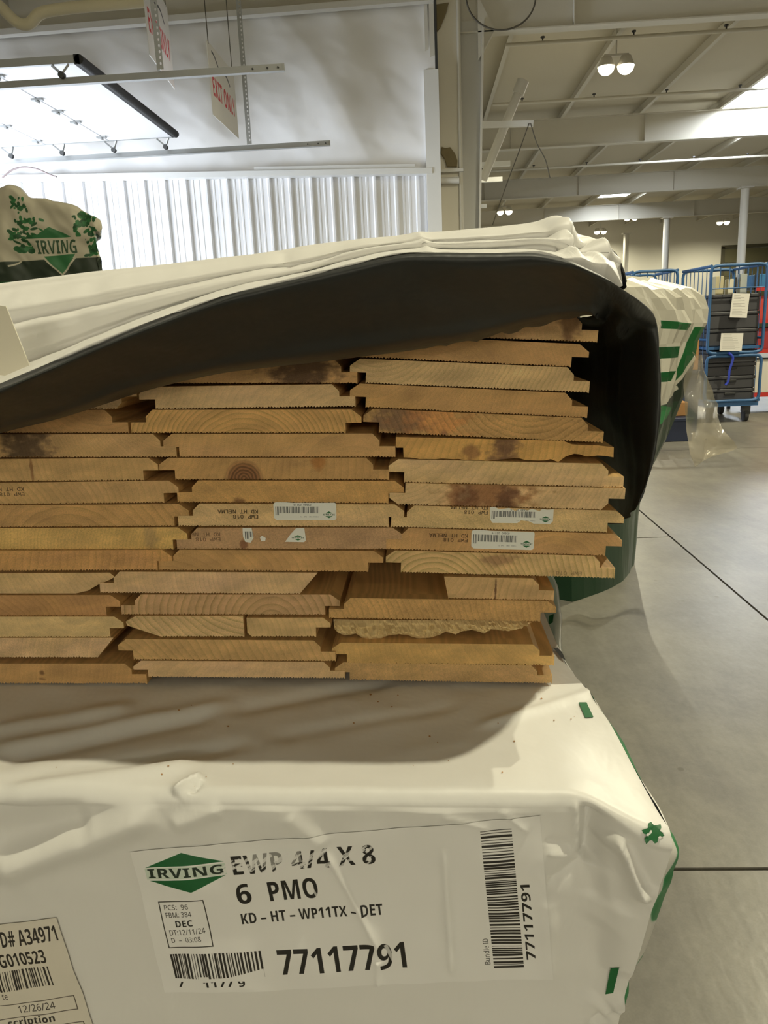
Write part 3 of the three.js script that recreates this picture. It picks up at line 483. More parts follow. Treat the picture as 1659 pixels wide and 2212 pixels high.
lay(RIGHT, 'right', 100); lay(MIDDLE, 'middle', 200); lay(LEFT, 'left', 300);
{ // right-hand half-width piece sharing a row of the middle column
  const z = ZS, A = onZ(535, 1376, z), B = onZ(715, 1376, z), W = A.distanceTo(B), T = 0.0172, l = 0.0125, R = rng(555);
  const g = thing('pine_board', 'narrow right-hand pine piece in the third row of the middle column', 'board', [A.x, A.y, A.z], 0, 'pine boards in the opened bundle'); g.rotation.z = Math.atan2(B.y - A.y, B.x - A.x);
  mesh('plank', boardGeo(teeth([[0.004, 0], [W - l, 0], [W - l, 0.5 * T], [W, 0.5 * T], [W, T - 0.005], [W - 0.006, T], [0, T], [0, 0.004]], R), W, LEN), [endGrain(556, W, { con: 0.12, pitch: 5 }), longMats[1]], g);
}
// ---------- film over the opened bundle: white outside, black inside, its front hem turned up ----------
{
  const g = thing('bundle_wrap', 'white lumber wrap with black lining, hem turned up over the opened boards', 'wrap');
  // [px, ridge, fold one, fold two, hem]
  const ST = [[-330, 655, 770, 950, 985], [-200, 640, 742, 892, 930], [-90, 624, 719, 846, 878], [0, 612, 704, 806, 840], [110, 598, 683, 764, 792], [215, 585, 662, 722, 746], [330, 574, 635, 679, 699], [470, 558, 606, 634, 648], [560, 548, 590, 612, 624], [660, 531, 573, 590, 599], [760, 519, 0, 0, 575], [860, 510, 0, 0, 551], [930, 503, 0, 0, 549], [1000, 497, 0, 0, 552], [1080, 489, 0, 0, 552], [1150, 480, 0, 0, 551], [1200, 475, 0, 0, 560], [1222, 490, 0, 0, 565], [1245, 509, 0, 0, 571], [1290, 524, 0, 0, 588], [1318, 543, 0, 0, 604], [1334, 580, 0, 0, 616], [1340, 606, 0, 0, 622]];
  const net = ST.map(([px, r, a, b, h], i) => {
    const H = h - r, plain = !a, back = Math.max(0, px - 1200) / 140 * 0.05; if (plain) { a = r + H * 0.45; b = r + H * 0.78; }
    const k = plain ? 0.25 : smooth(700, 500, px) * 0.75 + 0.25, z0 = -0.628 - back, z1 = -0.592 - back * 0.8, z2 = -0.556 - back * 0.7, z3 = -0.528 - back * 0.6, z4 = -0.497 - back * 0.5;
    const R = onZ(px, r, z0), list = [V(R.x, 0.72, -2.46), V(R.x, 0.99, -2.45), V(R.x * 0.98, R.y - 0.035, -1.6), V(R.x * 0.99, R.y - 0.022, -0.85), V(R.x, R.y - 0.004, -0.668), R];
    const sp = plain ? 0 : 1;
    list.push(onZ(px, r + (a - r) * 0.2, z0 + 0.012), onZ(px, r + (a - r) * 0.6, z1), onZ(px, a - 4 * sp, z1 + 0.001), onZ(px, a + 1, z2 - 0.002 * sp), onZ(px, lerp(a, b, 0.3), z2 + 0.004), onZ(px, lerp(a, b, 0.7), z2 + 0.003), onZ(px, b - 3 * sp, z2 + 0.001), onZ(px, b + 1, z3), onZ(px, lerp(b, h, 0.5), z4 + 0.004), onZ(px, h, z4 + 0.002), onZ(px, h + 16, z4 - 0.004));
    return list;
  });
  net.unshift(net[0].map((p) => V(p.x - 0.45, p.y - 0.02, p.z)));
  const nv = 128, nu = 300; let grid = refine(net, nu, nv);
  const FO = [[1209, 496, 1217, 566, 0.010, 0.010], [1180, 500, 1196, 556, 0.014, -0.004], [1222, 500, 1300, 532, 0.010, 0.005], [1226, 556, 1276, 528, 0.011, -0.010], [1264, 566, 1326, 532, 0.010, 0.012], [1296, 590, 1336, 572, 0.008, 0.006], [1240, 600, 1266, 562, 0.010, 0.004], [905, 510, 922, 546, 0.006, 0.003], [610, 552, 616, 574, 0.006, -0.002]].map(([a, b, c, d, w, h]) => { const p = onZ(a, b, -0.6), q = onZ(c, d, -0.56); return [p.x, p.y, q.x, q.y, w, h]; });
  const folds = (p) => { let d = 0; for (const f of FO) { const ex = f[2] - f[0], ey = f[3] - f[1], t = clamp(((p.x - f[0]) * ex + (p.y - f[1]) * ey) / (ex * ex + ey * ey)), q = Math.hypot(p.x - f[0] - ex * t, p.y - f[1] - ey * t) / f[4]; if (q < 4) d += f[5] * Math.exp(-q * 1.2); } return d; };
  grid = push(grid, (p, u, v) => -(0.0025 * fbm(p.x * 14, p.y * 22 + p.z * 9, 1, 3) * smooth(0.3, 0.4, v) + smooth(-0.7, -0.64, p.z) * smooth(1.0, 0.93, v) * folds(p)));
  const sheetGeo = gridGeo(grid); mesh('outer_film', sheetGeo, M.wrap, g);
  // turned-up hem and the drape down the right side
  const HM = [[-330, 985, -330, 1060], [-200, 930, -200, 1010], [-90, 878, -90, 966], [0, 840, 0, 934], [110, 792, 110, 908], [215, 746, 205, 880], [330, 699, 320, 845], [470, 648, 470, 808], [560, 624, 565, 795], [660, 599, 665, 783], [760, 575, 765, 773], [860, 551, 865, 761], [930, 549, 935, 751], [1000, 552, 1005, 741], [1080, 552, 1085, 724], [1150, 551, 1155, 706], [1200, 559, 1210, 694], [1245, 571, 1258, 687], [1300, 594, 1290, 688], [1345, 622, 1306, 698, 1], [1380, 650, 1306, 735, 1], [1407, 690, 1300, 775, 1], [1423, 740, 1298, 825, 1], [1428, 800, 1300, 880, 1], [1427, 862, 1312, 935, 1], [1421, 935, 1326, 1000, 1], [1411, 992, 1338, 1055, 1], [1396, 1048, 1342, 1100, 1], [1378, 1092, 1338, 1132, 1]];
  const hn = HM.map(([ox, oy, ix, iy, side]) => {
    const m = (t) => [lerp(ox, ix, t), lerp(oy, iy, t)], zo = side ? -0.515 - 0.095 * smooth(618, 690, oy) : -0.482 - 0.02 * smooth(1230, 1340, ox);
    if (!side) return [onZ(ox, oy + 9, zo - 0.012), onZ(ox, oy, zo), onZ(...m(0.10), zo + 0.003), onZ(...m(0.4), zo - 0.018), onZ(...m(0.75), zo - 0.046), onZ(...m(0.93), zo - 0.06), onZ(ix, iy, -0.572), onZ(ix, iy - 8, -0.588)];
    return [onZ(ox - 4, oy + 3, zo - 0.012), onZ(ox, oy, zo), onZ(...m(0.12), zo - 0.004), onZ(...m(0.36), zo - 0.03), onZ(...m(0.62), zo - 0.08), onZ(...m(0.85), zo - 0.16), onZ(ix - 14, iy, zo - 0.28), onZ(ix - 90, iy - 4, zo - 0.52)];
  });
  hn.unshift(hn[0].map((p) => V(p.x - 0.45, p.y - 0.05, p.z)));
  let hg = refine(hn, 300, 56);
  hg = push(hg, (p, u, v) => { const end = smooth(0.62, 0.75, u), low = smooth(0.72, 0.9, v) * smooth(0.42, 0.5, u) * smooth(0.72, 0.64, u); return -(0.003 * fbm(p.x * 9, p.y * 16, 3, 3) * smooth(1, 0.7, v) + end * 0.006 * noise(p.x * 42 + p.z * 26, p.y * 5, 2) + low * 0.006 * (0.25 - Math.abs(noise(p.x * 70, p.y * 130, 5)))); });
  mesh('turned_hem', gridGeo(hg), M.lining, g);
  // paper slip under the film at the left
  const q = [[-30, 655], [14, 662], [66, 792], [18, 812], [-30, 806]], sl = new THREE.Shape(); q.forEach(([a, b], i) => { const p = onZ(a, b, -0.515); i ? sl.lineTo(p.x, p.y) : sl.moveTo(p.x, p.y); });
  mesh('paper_slip', new THREE.ExtrudeGeometry(sl, { depth: 0.0008, bevelEnabled: false }).translate(0, 0, -0.515), S(L(0.70, 0.66, 0.54), 0.7), g).userData.label = 'cream paper slip';
  // the film hanging down the hidden right side of the stack
  const sd = [[-0.98, 0.195], [-1.25, 0.192], [-1.6, 0.19], [-2.1, 0.186], [-2.45, 0.18]].map(([z, x]) => [V(x - 0.02, 1.03, z), V(x, 0.98, z), V(x + 0.006, 0.87, z), V(x, 0.79, z)]);
  const sg = push(refine(sd, 40, 16), (p) => 0.004 * noise(p.z * 12, p.y * 20, 6));
  mesh('side_lining', gridGeo(sg), M.lining, g); mesh('side_film', gridGeo(sg.map((r) => r.map((p) => V(p.x + 0.003, p.y, p.z)))), M.wrap, g);
  mesh('top_lining', gridGeo(grid.map((r) => r.slice(8, 44).map((p) => V(p.x, p.y - 0.004, p.z)))), M.lining, g);
}
// ---------- the wrapped bundle underneath ----------
{
  const zF = -0.445, r = 0.010, arc = r * Math.PI / 2, top = (x) => 0.7018 - 0.023 * x, XW = -0.95;
  const g = thing('wrapped_bundle', 'wrapped lumber bundle in white film carrying the opened stack, large label in front', 'bundle');
  const xr = (s) => { if (s <= 0) { const z = zF - r + s; return z > -0.65 ? lerp(0.120, 0.146, clamp((z + 0.65) / 0.2)) : 0.120; } return s < arc ? 0.146 : s < arc + 0.05 ? lerp(0.146, 0.136, (s - arc) / 0.05) : lerp(0.136, 0.119, clamp((s - arc - 0.05) / 0.13)); };
  const toXS = (px, py) => { const a = onZ(px, py, zF), t = top(a.x); if (a.y < t - r) return [a.x, arc + t - r - a.y]; const b = onY(px, py, t); return b.z < zF - r ? [b.x, b.z - (zF - r)] : [b.x, arc * 0.5]; };
  // folds: [px0, py0, px1, py1, width m, height m, sharp]
  const FOLDS = [[-40, 1585, 300, 1530, 0.012, 0.004, 0], [-40, 1655, 480, 1540, 0.011, -0.0045, 0], [480, 1540, 860, 1470, 0.010, -0.003, 0], [-40, 1625, 520, 1515, 0.009, 0.003, 0], [-40, 1730, 440, 1650, 0.012, 0.005, 0], [-40, 1700, 560, 1600, 0.010, -0.004, 0], [560, 1600, 1000, 1520, 0.009, -0.002, 0], [1020, 1575, 1310, 1485, 0.006, 0.0028, 0],
    [-30, 1895, 345, 1752, 0.011, 0.008, 0], [-30, 1815, 200, 1765, 0.012, -0.005, 0], [355, 1735, 440, 1675, 0.0045, 0.006, 1], [400, 1735, 432, 1690, 0.003, -0.004, 1], [370, 1785, 480, 1745, 0.006, 0.003, 0],
    [958, 1825, 976, 2113, 0.004, 0.0038, 1], [618, 1758, 700, 1830, 0.006, 0.002, 0], [700, 1830, 829, 2068, 0.004, 0.003, 1], [815, 2068, 818, 2130, 0.004, 0.003, 1],
    [1250, 1738, 1248, 1850, 0.005, 0.006, 1], [1286, 1745, 1266, 1860, 0.010, -0.013, 1], [1300, 1790, 1300, 1930, 0.014, -0.004, 0], [1304, 1766, 1312, 1930, 0.006, 0.003, 0], [1322, 1762, 1384, 1880, 0.006, 0.009, 1], [1345, 1760, 1395, 1850, 0.006, -0.004, 0], [1180, 1840, 1262, 1850, 0.003, 0.003, 1], [1175, 1815, 1240, 1830, 0.003, -0.002, 1], [1262, 1850, 1180, 1905, 0.006, -0.004, 1], [1296, 2179, 1358, 2128, 0.005, 0.007, 1], [1270, 2212, 1330, 2150, 0.006, -0.006, 1], [1180, 1930, 1195, 2120, 0.006, 0.002, 0], [1295, 1960, 1275, 2160, 0.01, -0.004, 0], [1330, 1900, 1345, 2080, 0.012, 0.003, 0], [950, 1760, 1060, 1790, 0.004, 0.0015, 1], [1080, 1750, 1140, 1795, 0.004, 0.0018, 1]].map((f) => [...toXS(f[0], f[1]), ...toXS(f[2], f[3]), f[4], f[5], f[6]]);
  const disp = (x, s) => {
    let d = 0.0014 * fbm(x * 11, s * 15, 2, 3) + (s > arc ? 0.0012 * noise(x * 40, s * 34, 5) + 0.004 * noise(x * 6, s * 9, 7) : 0);
    for (const f of FOLDS) {
      const ex = f[2] - f[0], es = f[3] - f[1], t = clamp(((x - f[0]) * ex + (s - f[1]) * es) / (ex * ex + es * es)), q = Math.hypot(x - f[0] - ex * t, s - f[1] - es * t) / f[4];
      if (q < 4) d += f[5] * (f[6] ? Math.exp(-q * 1.3) : Math.exp(-q * q)) * smooth(-0.02, 0.15, t) * smooth(1.02, 0.85, t);
    }
    if (s < 0) { const k = smooth(-0.20, -0.145, s); d = lerp(Math.min(0, d) - 0.0016, d, k); }
    return d;
  };
  const at = (x, s, o = 0) => { const d = disp(x, s) + o, c = smooth(0.085, 0.146, x), t = top(x) - 0.014 * c * smooth(-0.1, 0, s), f = zF + 0.02 * c * smooth(-0.08, 0, s) * smooth(0.2, 0.03, s); if (s <= 0) return V(x, t + d, f - r + s); if (s < arc) { const a = s / r; return V(x, t - r + (r + d) * Math.cos(a), f - r + (r + d) * Math.sin(a)); } return V(x, t - r - (s - arc), f + d); };
  const us = []; for (let i = 0; i <= 60; i++) us.push(lerp(0, 0.48, i / 60)); for (let i = 1; i <= 330; i++) us.push(lerp(0.48, 1, i / 330));
  const ss = []; for (let i = 0; i <= 24; i++) ss.push(lerp(-1.82, -0.3, i / 24)); for (let i = 1; i <= 110; i++) ss.push(lerp(-0.3, 0, i / 110)); for (let i = 1; i <= 12; i++) ss.push(arc * i / 12); for (let i = 1; i <= 120; i++) ss.push(arc + 0.2 * i / 120); for (let i = 1; i <= 8; i++) ss.push(arc + 0.2 + (0.46) * i / 8);
  const grid = us.map((u) => ss.map((s) => at(lerp(XW, xr(s), u), s)));
  mesh('film', gridGeo(grid), M.wrap, g);
  // printed side
  const pc = canvas(1024, 512), k = pc.getContext('2d'), R = rng(77); k.fillStyle = '#cfcdc6'; k.fillRect(0, 0, 1024, 512); foliage(k, R, 0, 0, 1024, 420, 70); k.fillStyle = '#1c3324'; k.fillRect(0, 420, 1024, 92);
  const edge = grid[grid.length - 1].filter((p, i) => ss[i] >= 0), sideNet = [];
  for (let j = 0; j <= 60; j++) { const zt = Math.pow(j / 60, 1.8), row = edge.map((e, i) => { const z = lerp(e.z, -2.26, zt), t = edge[0].y - e.y, xt = xr(Math.min(0, z - zF + r)); if (i === 0) return V(xt, at(xt, Math.min(0, z - zF + r)).y, z); return V(lerp(e.x, lerp(xt, 0.13, smooth(0, 0.1, t)), clamp(zt * 6)) + (0.015 * smooth(0.004, 0.03, t) * smooth(0.22, 0.06, t) * smooth(0, 0.01, zt) * smooth(0.05, 0.014, zt) + 0.003 * noise(z * 20, e.y * 24, 3) * smooth(0, 0.02, zt)), lerp(e.y, Math.min(e.y, top(0.13) - t * 0.98), clamp(zt * 6)), z); }); sideNet.push(row); }
  mesh('printed_side', gridGeo(sideNet, (p) => [(-p.z - 0.43) / 0.9, p.y / 0.7]), new THREE.MeshStandardMaterial({ map: tex(pc, [1, 1]), roughness: 0.5, side: THREE.DoubleSide }), g);
  // film standing loose off the right side farther back
  { const e = [[1188, 1228], [1200, 1262], [1209, 1298], [1214, 1332], [1213, 1368], [1213, 1398], [1222, 1434], [1232, 1462]], ln = e.map(([a, b], i) => [onZ(a, b, -1.0 + i * 0.02), onZ(a - 14, b - 4, -1.03 + i * 0.02), onZ(a - 40, b - 12, -1.18), V(0.15, onZ(a, b, -1.0).y, -1.6)]);
    mesh('loose_side_film', gridGeo(push(refine(ln, 40, 20), (p) => 0.004 * noise(p.y * 40, p.z * 20, 2))), M.wrap, g);
    for (const q of [[[1186, 1330], [1196, 1326], [1194, 1344], [1184, 1350]], [[1198, 1372], [1210, 1376], [1208, 1390], [1204, 1384]]]) { const sh = new THREE.Shape(); q.forEach(([a, b], i) => { const p = onZ(a, b, -0.985); i ? sh.lineTo(p.x, p.y) : sh.moveTo(p.x, p.y); }); sh.closePath(); mesh('green_print', new THREE.ExtrudeGeometry(sh, { depth: 0.0006, bevelEnabled: false }).translate(0, 0, -0.985), M.green, g); } }
  mesh('left_side', box(XW - 0.002, XW, 0.03, 0.72, -2.26, zF), M.wrap, g);
  for (const z of [-0.7, -1.9]) mesh('bearer', box(XW + 0.02, 0.1, 0, 0.06, z - 0.045, z + 0.045), M.card, g);
  // surface-following patches
  const patch = (name, x0s, nu, nv, fn, mat, o) => { const gr = []; for (let i = 0; i <= nu; i++) { const row = []; for (let j = 0; j <= nv; j++) { const [x, s] = fn(i / nu, 1 - j / nv); row.push(at(x, s, o)); } gr.push(row); } return mesh(name, gridGeo(gr, (p, u, v) => [u, v]), mat, g); };
  const quad = (a, b, c, d) => { const A = toXS(...a), B = toXS(...b), C = toXS(...c), D = toXS(...d); return (u, v) => [0, 1].map((q) => lerp(lerp(A[q], B[q], u), lerp(D[q], C[q], u), v)); };
  // main label
  const W = 1500, H = 640, lc = canvas(W, H), x = lc.getContext('2d'); x.fillStyle = '#e6e5e2'; x.fillRect(0, 0, W, H);
  { // lozenge mark with the wide name band
    x.fillStyle = GREEN; x.beginPath(); x.moveTo(39, 76); x.lineTo(188, 22); x.lineTo(340, 72); x.closePath(); x.fill(); x.beginPath(); x.moveTo(45, 134); x.lineTo(336, 130); x.lineTo(196, 188); x.closePath(); x.fill();
    x.fillStyle = '#c7d3c6'; x.fillRect(36, 79, 306, 48);
  }
  const text = (t, X, Y, size, w, weight = 'bold', col = '#1c1a16') => { x.save(); x.font = `${weight} ${size}px sans-serif`; x.fillStyle = col; x.translate(X, Y); const m = x.measureText(t).width; x.scale(w / m, 1); x.fillText(t, 0, 0); x.restore(); };
  text('IRVING', 42, 122, 54, 296, 'bold', '#1d2c20');
  text('EWP 4/4 X 8', 358, 132, 110, 542); text('6', 356, 260, 120, 62); text('PMO', 474, 260, 118, 196); text('KD – HT – WP11TX – DET', 356, 346, 60, 540); text('77117791', 468, 572, 150, 506);
  x.globalCompositeOperation = 'source-atop';                     // worn, partly unprinted ribbon lines
  { const Q = rng(8); for (let i = 0; i < 52; i++) { x.fillStyle = 'rgba(230,229,226,.8)'; const a = 366 + Q() * 540; x.save(); x.translate(a, 50 + Q() * 70); x.rotate(0.9 + Q() * 0.3); x.fillRect(0, 0, 4 + Q() * 9, 26 + Q() * 46); x.restore(); } x.fillStyle = 'rgba(230,229,226,.55)'; x.fillRect(436, 40, 190, 62); x.fillStyle = 'rgba(230,229,226,.8)'; x.save(); x.translate(630, 190); x.rotate(-0.35); x.fillRect(0, 0, 9, 70); x.restore(); x.save(); x.translate(880, 470); x.rotate(-0.3); x.fillRect(0, 0, 14, 110); x.restore(); }
  x.globalCompositeOperation = 'source-over';
  x.strokeStyle = '#2b2820'; x.lineWidth = 4; x.strokeRect(60, 227, 172, 206);
  text('PCS:  96', 74, 264, 30, 96, 'normal'); text('FBM: 384', 74, 297, 30, 102, 'normal'); text('DEC', 104, 340, 40, 70); text('DT:12/11/24', 74, 376, 32, 140, 'normal'); text('D  –  03:08', 74, 411, 30, 118, 'normal');
  const bars = (X, Y, Wd, Hd, seed, vert) => { const Q = rng(seed); let a = 0; x.fillStyle = '#221f1a'; while (a < (vert ? Hd : Wd)) { const w = 2.5 + Math.floor(Q() * 3) * 3; vert ? x.fillRect(X, Y + a, Wd, w) : x.fillRect(X + a, Y, w, Hd); a += w + 2.5 + Math.floor(Q() * 3) * 2.6; } };
  bars(56, 464, 346, 112, 3, false); x.fillStyle = '#e6e5e2'; x.beginPath(); x.moveTo(250, 580); x.lineTo(410, 540); x.lineTo(410, 580); x.fill(); x.fillRect(150, 566, 40, 12);
  text('7     1177 9', 58, 616, 44, 272); x.fillStyle = '#e6e5e2'; x.fillRect(50, 582, 300, 10);
  bars(1284, 38, 112, 548, 9, true); x.save(); x.translate(1408, 565); x.rotate(-Math.PI / 2); text('77117791', 0, 34, 46, 322); x.restore();
  x.save(); x.translate(1262, 578); x.rotate(-Math.PI / 2); text('Bundle ID', 0, 10, 28, 108, 'normal'); x.restore();
  const labelMat = new THREE.MeshStandardMaterial({ map: tex(lc), roughness: 0.38, side: THREE.DoubleSide });
  const lm = patch('bundle_label', 0, 170, 90, quad([284, 1836], [1166, 1760], [1194, 2112], [357, 2140]), labelMat, 0.0009); lm.userData.label = 'large white printed bundle label with barcodes';
  // second label at the lower left
  const c2 = canvas(700, 760), y2 = c2.getContext('2d'); y2.fillStyle = '#d6d0c2'; y2.fillRect(0, 0, 700, 760);
  const t2 = (t, X, Y, size, w, weight = 'bold') => { y2.save(); y2.font = `${weight} ${size}px sans-serif`; y2.fillStyle = '#26211a'; y2.translate(X, Y); y2.scale(w / y2.measureText(t).width, 1); y2.fillText(t, 0, 0); y2.restore(); };
  t2('D# A34971', 362, 140, 132, 322); t2('G010523', 322, 272, 122, 258);
  { const Q = rng(21); let a = 250; y2.fillStyle = '#26211a'; while (a < 570) { const w = 3 + Math.floor(Q() * 3) * 4; y2.fillRect(a, 296, w, 128); a += w + 3 + Math.floor(Q() * 3) * 4; } }
  t2('te', 290, 478, 60, 32, 'normal'); y2.strokeStyle = '#4a4338'; y2.lineWidth = 5; y2.strokeRect(200, 516, 450, 90); t2('12/26/24', 350, 580, 66, 196, 'normal'); t2('scription', 280, 660, 62, 250, 'bold'); y2.strokeRect(200, 690, 460, 60);
  patch('shipping_label', 0, 60, 60, quad([-150, 2020], [121, 1984], [205, 2225], [-95, 2275]), new THREE.MeshStandardMaterial({ map: tex(c2), roughness: 0.5, side: THREE.DoubleSide }), 0.0012).userData.label = 'white shipping label with date box at the lower left';
  const toPx = (p) => { const q = p.clone().project(camera); return [(q.x + 1) * CX, (1 - q.y) * CY]; };
  const refineXS = (px, py) => { let [a, b] = toXS(px, py); for (let k = 0; k < 8; k++) { const p = toPx(at(a, b)), h = 0.0004, q = toPx(at(a + h, b)), w = toPx(at(a, b + h)), j11 = (q[0] - p[0]) / h, j21 = (q[1] - p[1]) / h, j12 = (w[0] - p[0]) / h, j22 = (w[1] - p[1]) / h, D = j11 * j22 - j12 * j21, e1 = px - p[0], e2 = py - p[1]; if (Math.abs(D) < 1e3) break; a += 0.7 * clamp((e1 * j22 - e2 * j12) / D, -0.02, 0.02); b += 0.7 * clamp((e2 * j11 - e1 * j21) / D, -0.02, 0.02); } return [Math.min(a, 0.145), b]; };
  // green print on the film
  const flat = (name, px, mat, o = 0.0008) => { // polygon laid on the surface
    const pts = px.map((p) => refineXS(...p)), s = new THREE.Shape(pts.map((p) => new THREE.Vector2(p[0], p[1]))), ge = new THREE.ShapeGeometry(s, 4), P = ge.attributes.position; for (let i = 0; i < P.count; i++) { const q = at(P.getX(i), P.getY(i), o); P.setXYZ(i, q.x, q.y, q.z); } ge.computeVertexNormals(); return mesh(name, ge, mat, g);
  };
  flat('green_print', [[1250, 1519], [1267, 1519], [1282, 1551], [1264, 1552]], M.green); flat('green_print', [[1318, 2090], [1337, 2088], [1324, 2143], [1307, 2146]], M.green);
  const leaf = []; { const Q = rng(12); for (let i = 0; i < 22; i++) { const a = i / 22 * 6.283, q = 0.8 + 0.25 * Math.sin(a * 6) + 0.1 * Q(); leaf.push([1410 + 24 * q * Math.cos(a), 1800 + 21 * q * Math.sin(a)]); } }
  flat('green_print', leaf, M.green, 0.0012);
  for (const [a, b] of [[1398, 1803], [1424, 1809], [1430, 1797]]) flat('white_fleck', [[a - 4, b], [a, b - 3], [a + 4, b - 1], [a + 1, b + 3]], M.wrap, 0.0016);
  flat('film_tear', [[1196, 1404], [1204, 1402], [1214, 1412], [1222, 1430], [1212, 1424], [1204, 1414]], M.black, 0.0016);
  { const Q = rng(5); for (let i = 0; i < 26; i++) { const px = 100 + Q() * 1150, py = 1500 + Q() * 200, e = 1 + Q() * 2.2; flat('sawdust_fleck', [[px - e, py], [px, py - e * 0.6], [px + e, py + 0.2], [px, py + e * 0.7]], M.card, 0.0006); } }
}
function foliage(k, R, x0, y0, w, h, n) {      // stencilled green tree crowns
  for (let i = 0; i < n; i++) { const cx = x0 + R() * w, cy = y0 + R() * h; k.fillStyle = ['#176a37', '#1b7540', '#12582d'][i % 3]; for (let j = 0; j < 9; j++) { k.beginPath(); k.ellipse(cx + (R() - 0.5) * w * 0.07, cy + (R() - 0.5) * h * 0.16, w * (0.01 + R() * 0.016), h * (0.02 + R() * 0.03), R() * 3, 0, 7); k.fill(); } k.fillStyle = '#cfcdc6'; for (let j = 0; j < 3; j++) { k.beginPath(); k.ellipse(cx + (R() - 0.5) * w * 0.06, cy + (R() - 0.5) * h * 0.12, w * 0.005, h * 0.011, R() * 3, 0, 7); k.fill(); } }
}
// ---------- printed bundle standing behind on the right ----------
{
  const g = thing('wrapped_bundle', 'green and white printed bundle with loose crumpled top standing behind the black film', 'bundle');
  const LV = [[0.0, 0.842], [0.13, 0.853], [0.28, 0.857], [0.37, 0.885], [0.47, 0.935], [0.575, 0.976], [0.693, 1.024], [0.81, 1.053], [0.88, 1.058], [0.97, 1.096], [1.036, 1.083], [1.093, 1.038], [1.14, 0.93], [1.16, 0.86]];
  const ring = ([y, bx], i) => {
    const s = bx / 0.842, A = V(0.512 - 0.06 * (s - 1), y, -2.66), B = V(bx, y, -3.1), off = V(-0.85, 0, -0.62), C = B.clone().add(off), D = A.clone().add(off), pts = [];
    for (let t = 0; t <= 10; t++) pts.push(A.clone().lerp(B, t / 10).add(V(0.05 * Math.sin(t / 10 * Math.PI), 0, 0.03 * Math.sin(t / 10 * Math.PI))));
    for (let t = 1; t <= 6; t++) pts.push(B.clone().lerp(C, t / 6)); for (let t = 1; t <= 5; t++) pts.push(C.clone().lerp(D, t / 5)); for (let t = 1; t <= 6; t++) pts.push(D.clone().lerp(A, t / 6));
    if (i >= 12) { const m = A.clone().add(C).multiplyScalar(0.5); pts.forEach((p) => p.lerp(m, i === 12 ? 0.12 : 0.5)); } return pts;
  };
  const net = LV.map(ring), tip = net[0].map(() => V(0.25, 1.165, -3.2)); net.push(tip);
  const J = rng(44); let gr = refine(net, 19, 52); gr = push(gr, (p) => { const k = smooth(0.5, 0.8, p.y); return (0.006 + 0.05 * k) * (0.25 - Math.abs(noise(p.x * 5 + p.z * 4, p.y * 5, 3))) + (0.002 + 0.02 * k) * (J() - 0.5); });
  const c = canvas(1024, 1024), k = c.getContext('2d'), U = (px) => clamp((px - 1235) / 268, 0, 1) * 0.37 * 1024, Yp = (py) => 1024 - clamp(lerp(1.153, 0.07, (py - 585) / 627), 0, 1.17) / 1.17 * 1024;
  k.fillStyle = '#cfcbbd'; k.fillRect(0, 0, 1024, 1024); k.fillStyle = '#1d3a26'; k.fillRect(0, Yp(868), 1024, 1024);
  const poly = (col, pts) => { k.fillStyle = col; k.beginPath(); pts.forEach(([a, b], i) => i ? k.lineTo(U(a), Yp(b)) : k.moveTo(U(a), Yp(b))); k.closePath(); k.fill(); };
  poly('#145f2c', [[1380, 688], [1455, 698], [1455, 712], [1380, 704]]); poly('#145f2c', [[1476, 706], [1506, 708], [1500, 770], [1462, 826], [1458, 800]]); poly('#12542a', [[1380, 742], [1446, 745], [1446, 768], [1380, 766]]); poly('#12542a', [[1380, 795], [1440, 797], [1438, 818], [1380, 815]]);
  poly('#172a1c', [[1500, 775], [1520, 790], [1500, 868], [1440, 868], [1462, 835]]); poly('#cfcbbd', [[1494, 768], [1503, 774], [1466, 832], [1458, 828]]); poly('#c9c6b8', [[1425, 820], [1470, 832], [1475, 840], [1445, 858], [1425, 850]]); poly('#1a7a3e', [[1420, 868], [1475, 880], [1460, 905], [1420, 900]]); poly('#238a4a', [[1425, 882], [1470, 884], [1440, 912], [1425, 905]]);
  k.fillStyle = '#145f2c'; foliage(k, rng(6), 400, 300, 600, 400, 30);
  gr.forEach((r) => r[r.length - 1].copy(r[0]));
  const crisp = gridGeo(gr, (p, u, v) => [v, clamp(p.y / 1.17)]).toNonIndexed(); crisp.computeVertexNormals();
  mesh('film', crisp, new THREE.MeshStandardMaterial({ map: tex(c), roughness: 0.34, side: THREE.DoubleSide }), g);
  // clear film tail hanging off its right side
  const TL = [[[1500, 762], [1510, 764], [1520, 775]], [[1490, 800], [1510, 805], [1528, 822]], [[1480, 850], [1512, 850], [1546, 852]], [[1479, 895], [1515, 895], [1552, 885]], [[1485, 945], [1525, 935], [1562, 922]], [[1492, 985], [1540, 968], [1580, 950]], [[1499, 1004], [1548, 985], [1593, 968]]];
  const tn = TL.map((row, i) => row.map(([a, b], j) => onZ(a, b, -2.95 + 0.05 * Math.sin(i * 1.7 + j * 2.4) + 0.02 * i)));
  mesh('clear_film_tail', gridGeo(push(refine(tn, 40, 24), (p) => 0.02 * noise(p.x * 20, p.y * 8, 2))), new THREE.MeshPhysicalMaterial({ color: '#e9e2d2', roughness: 0.16, transmission: 0.72, thickness: 0, side: THREE.DoubleSide }), g).userData.label = 'clear plastic film tail';
}
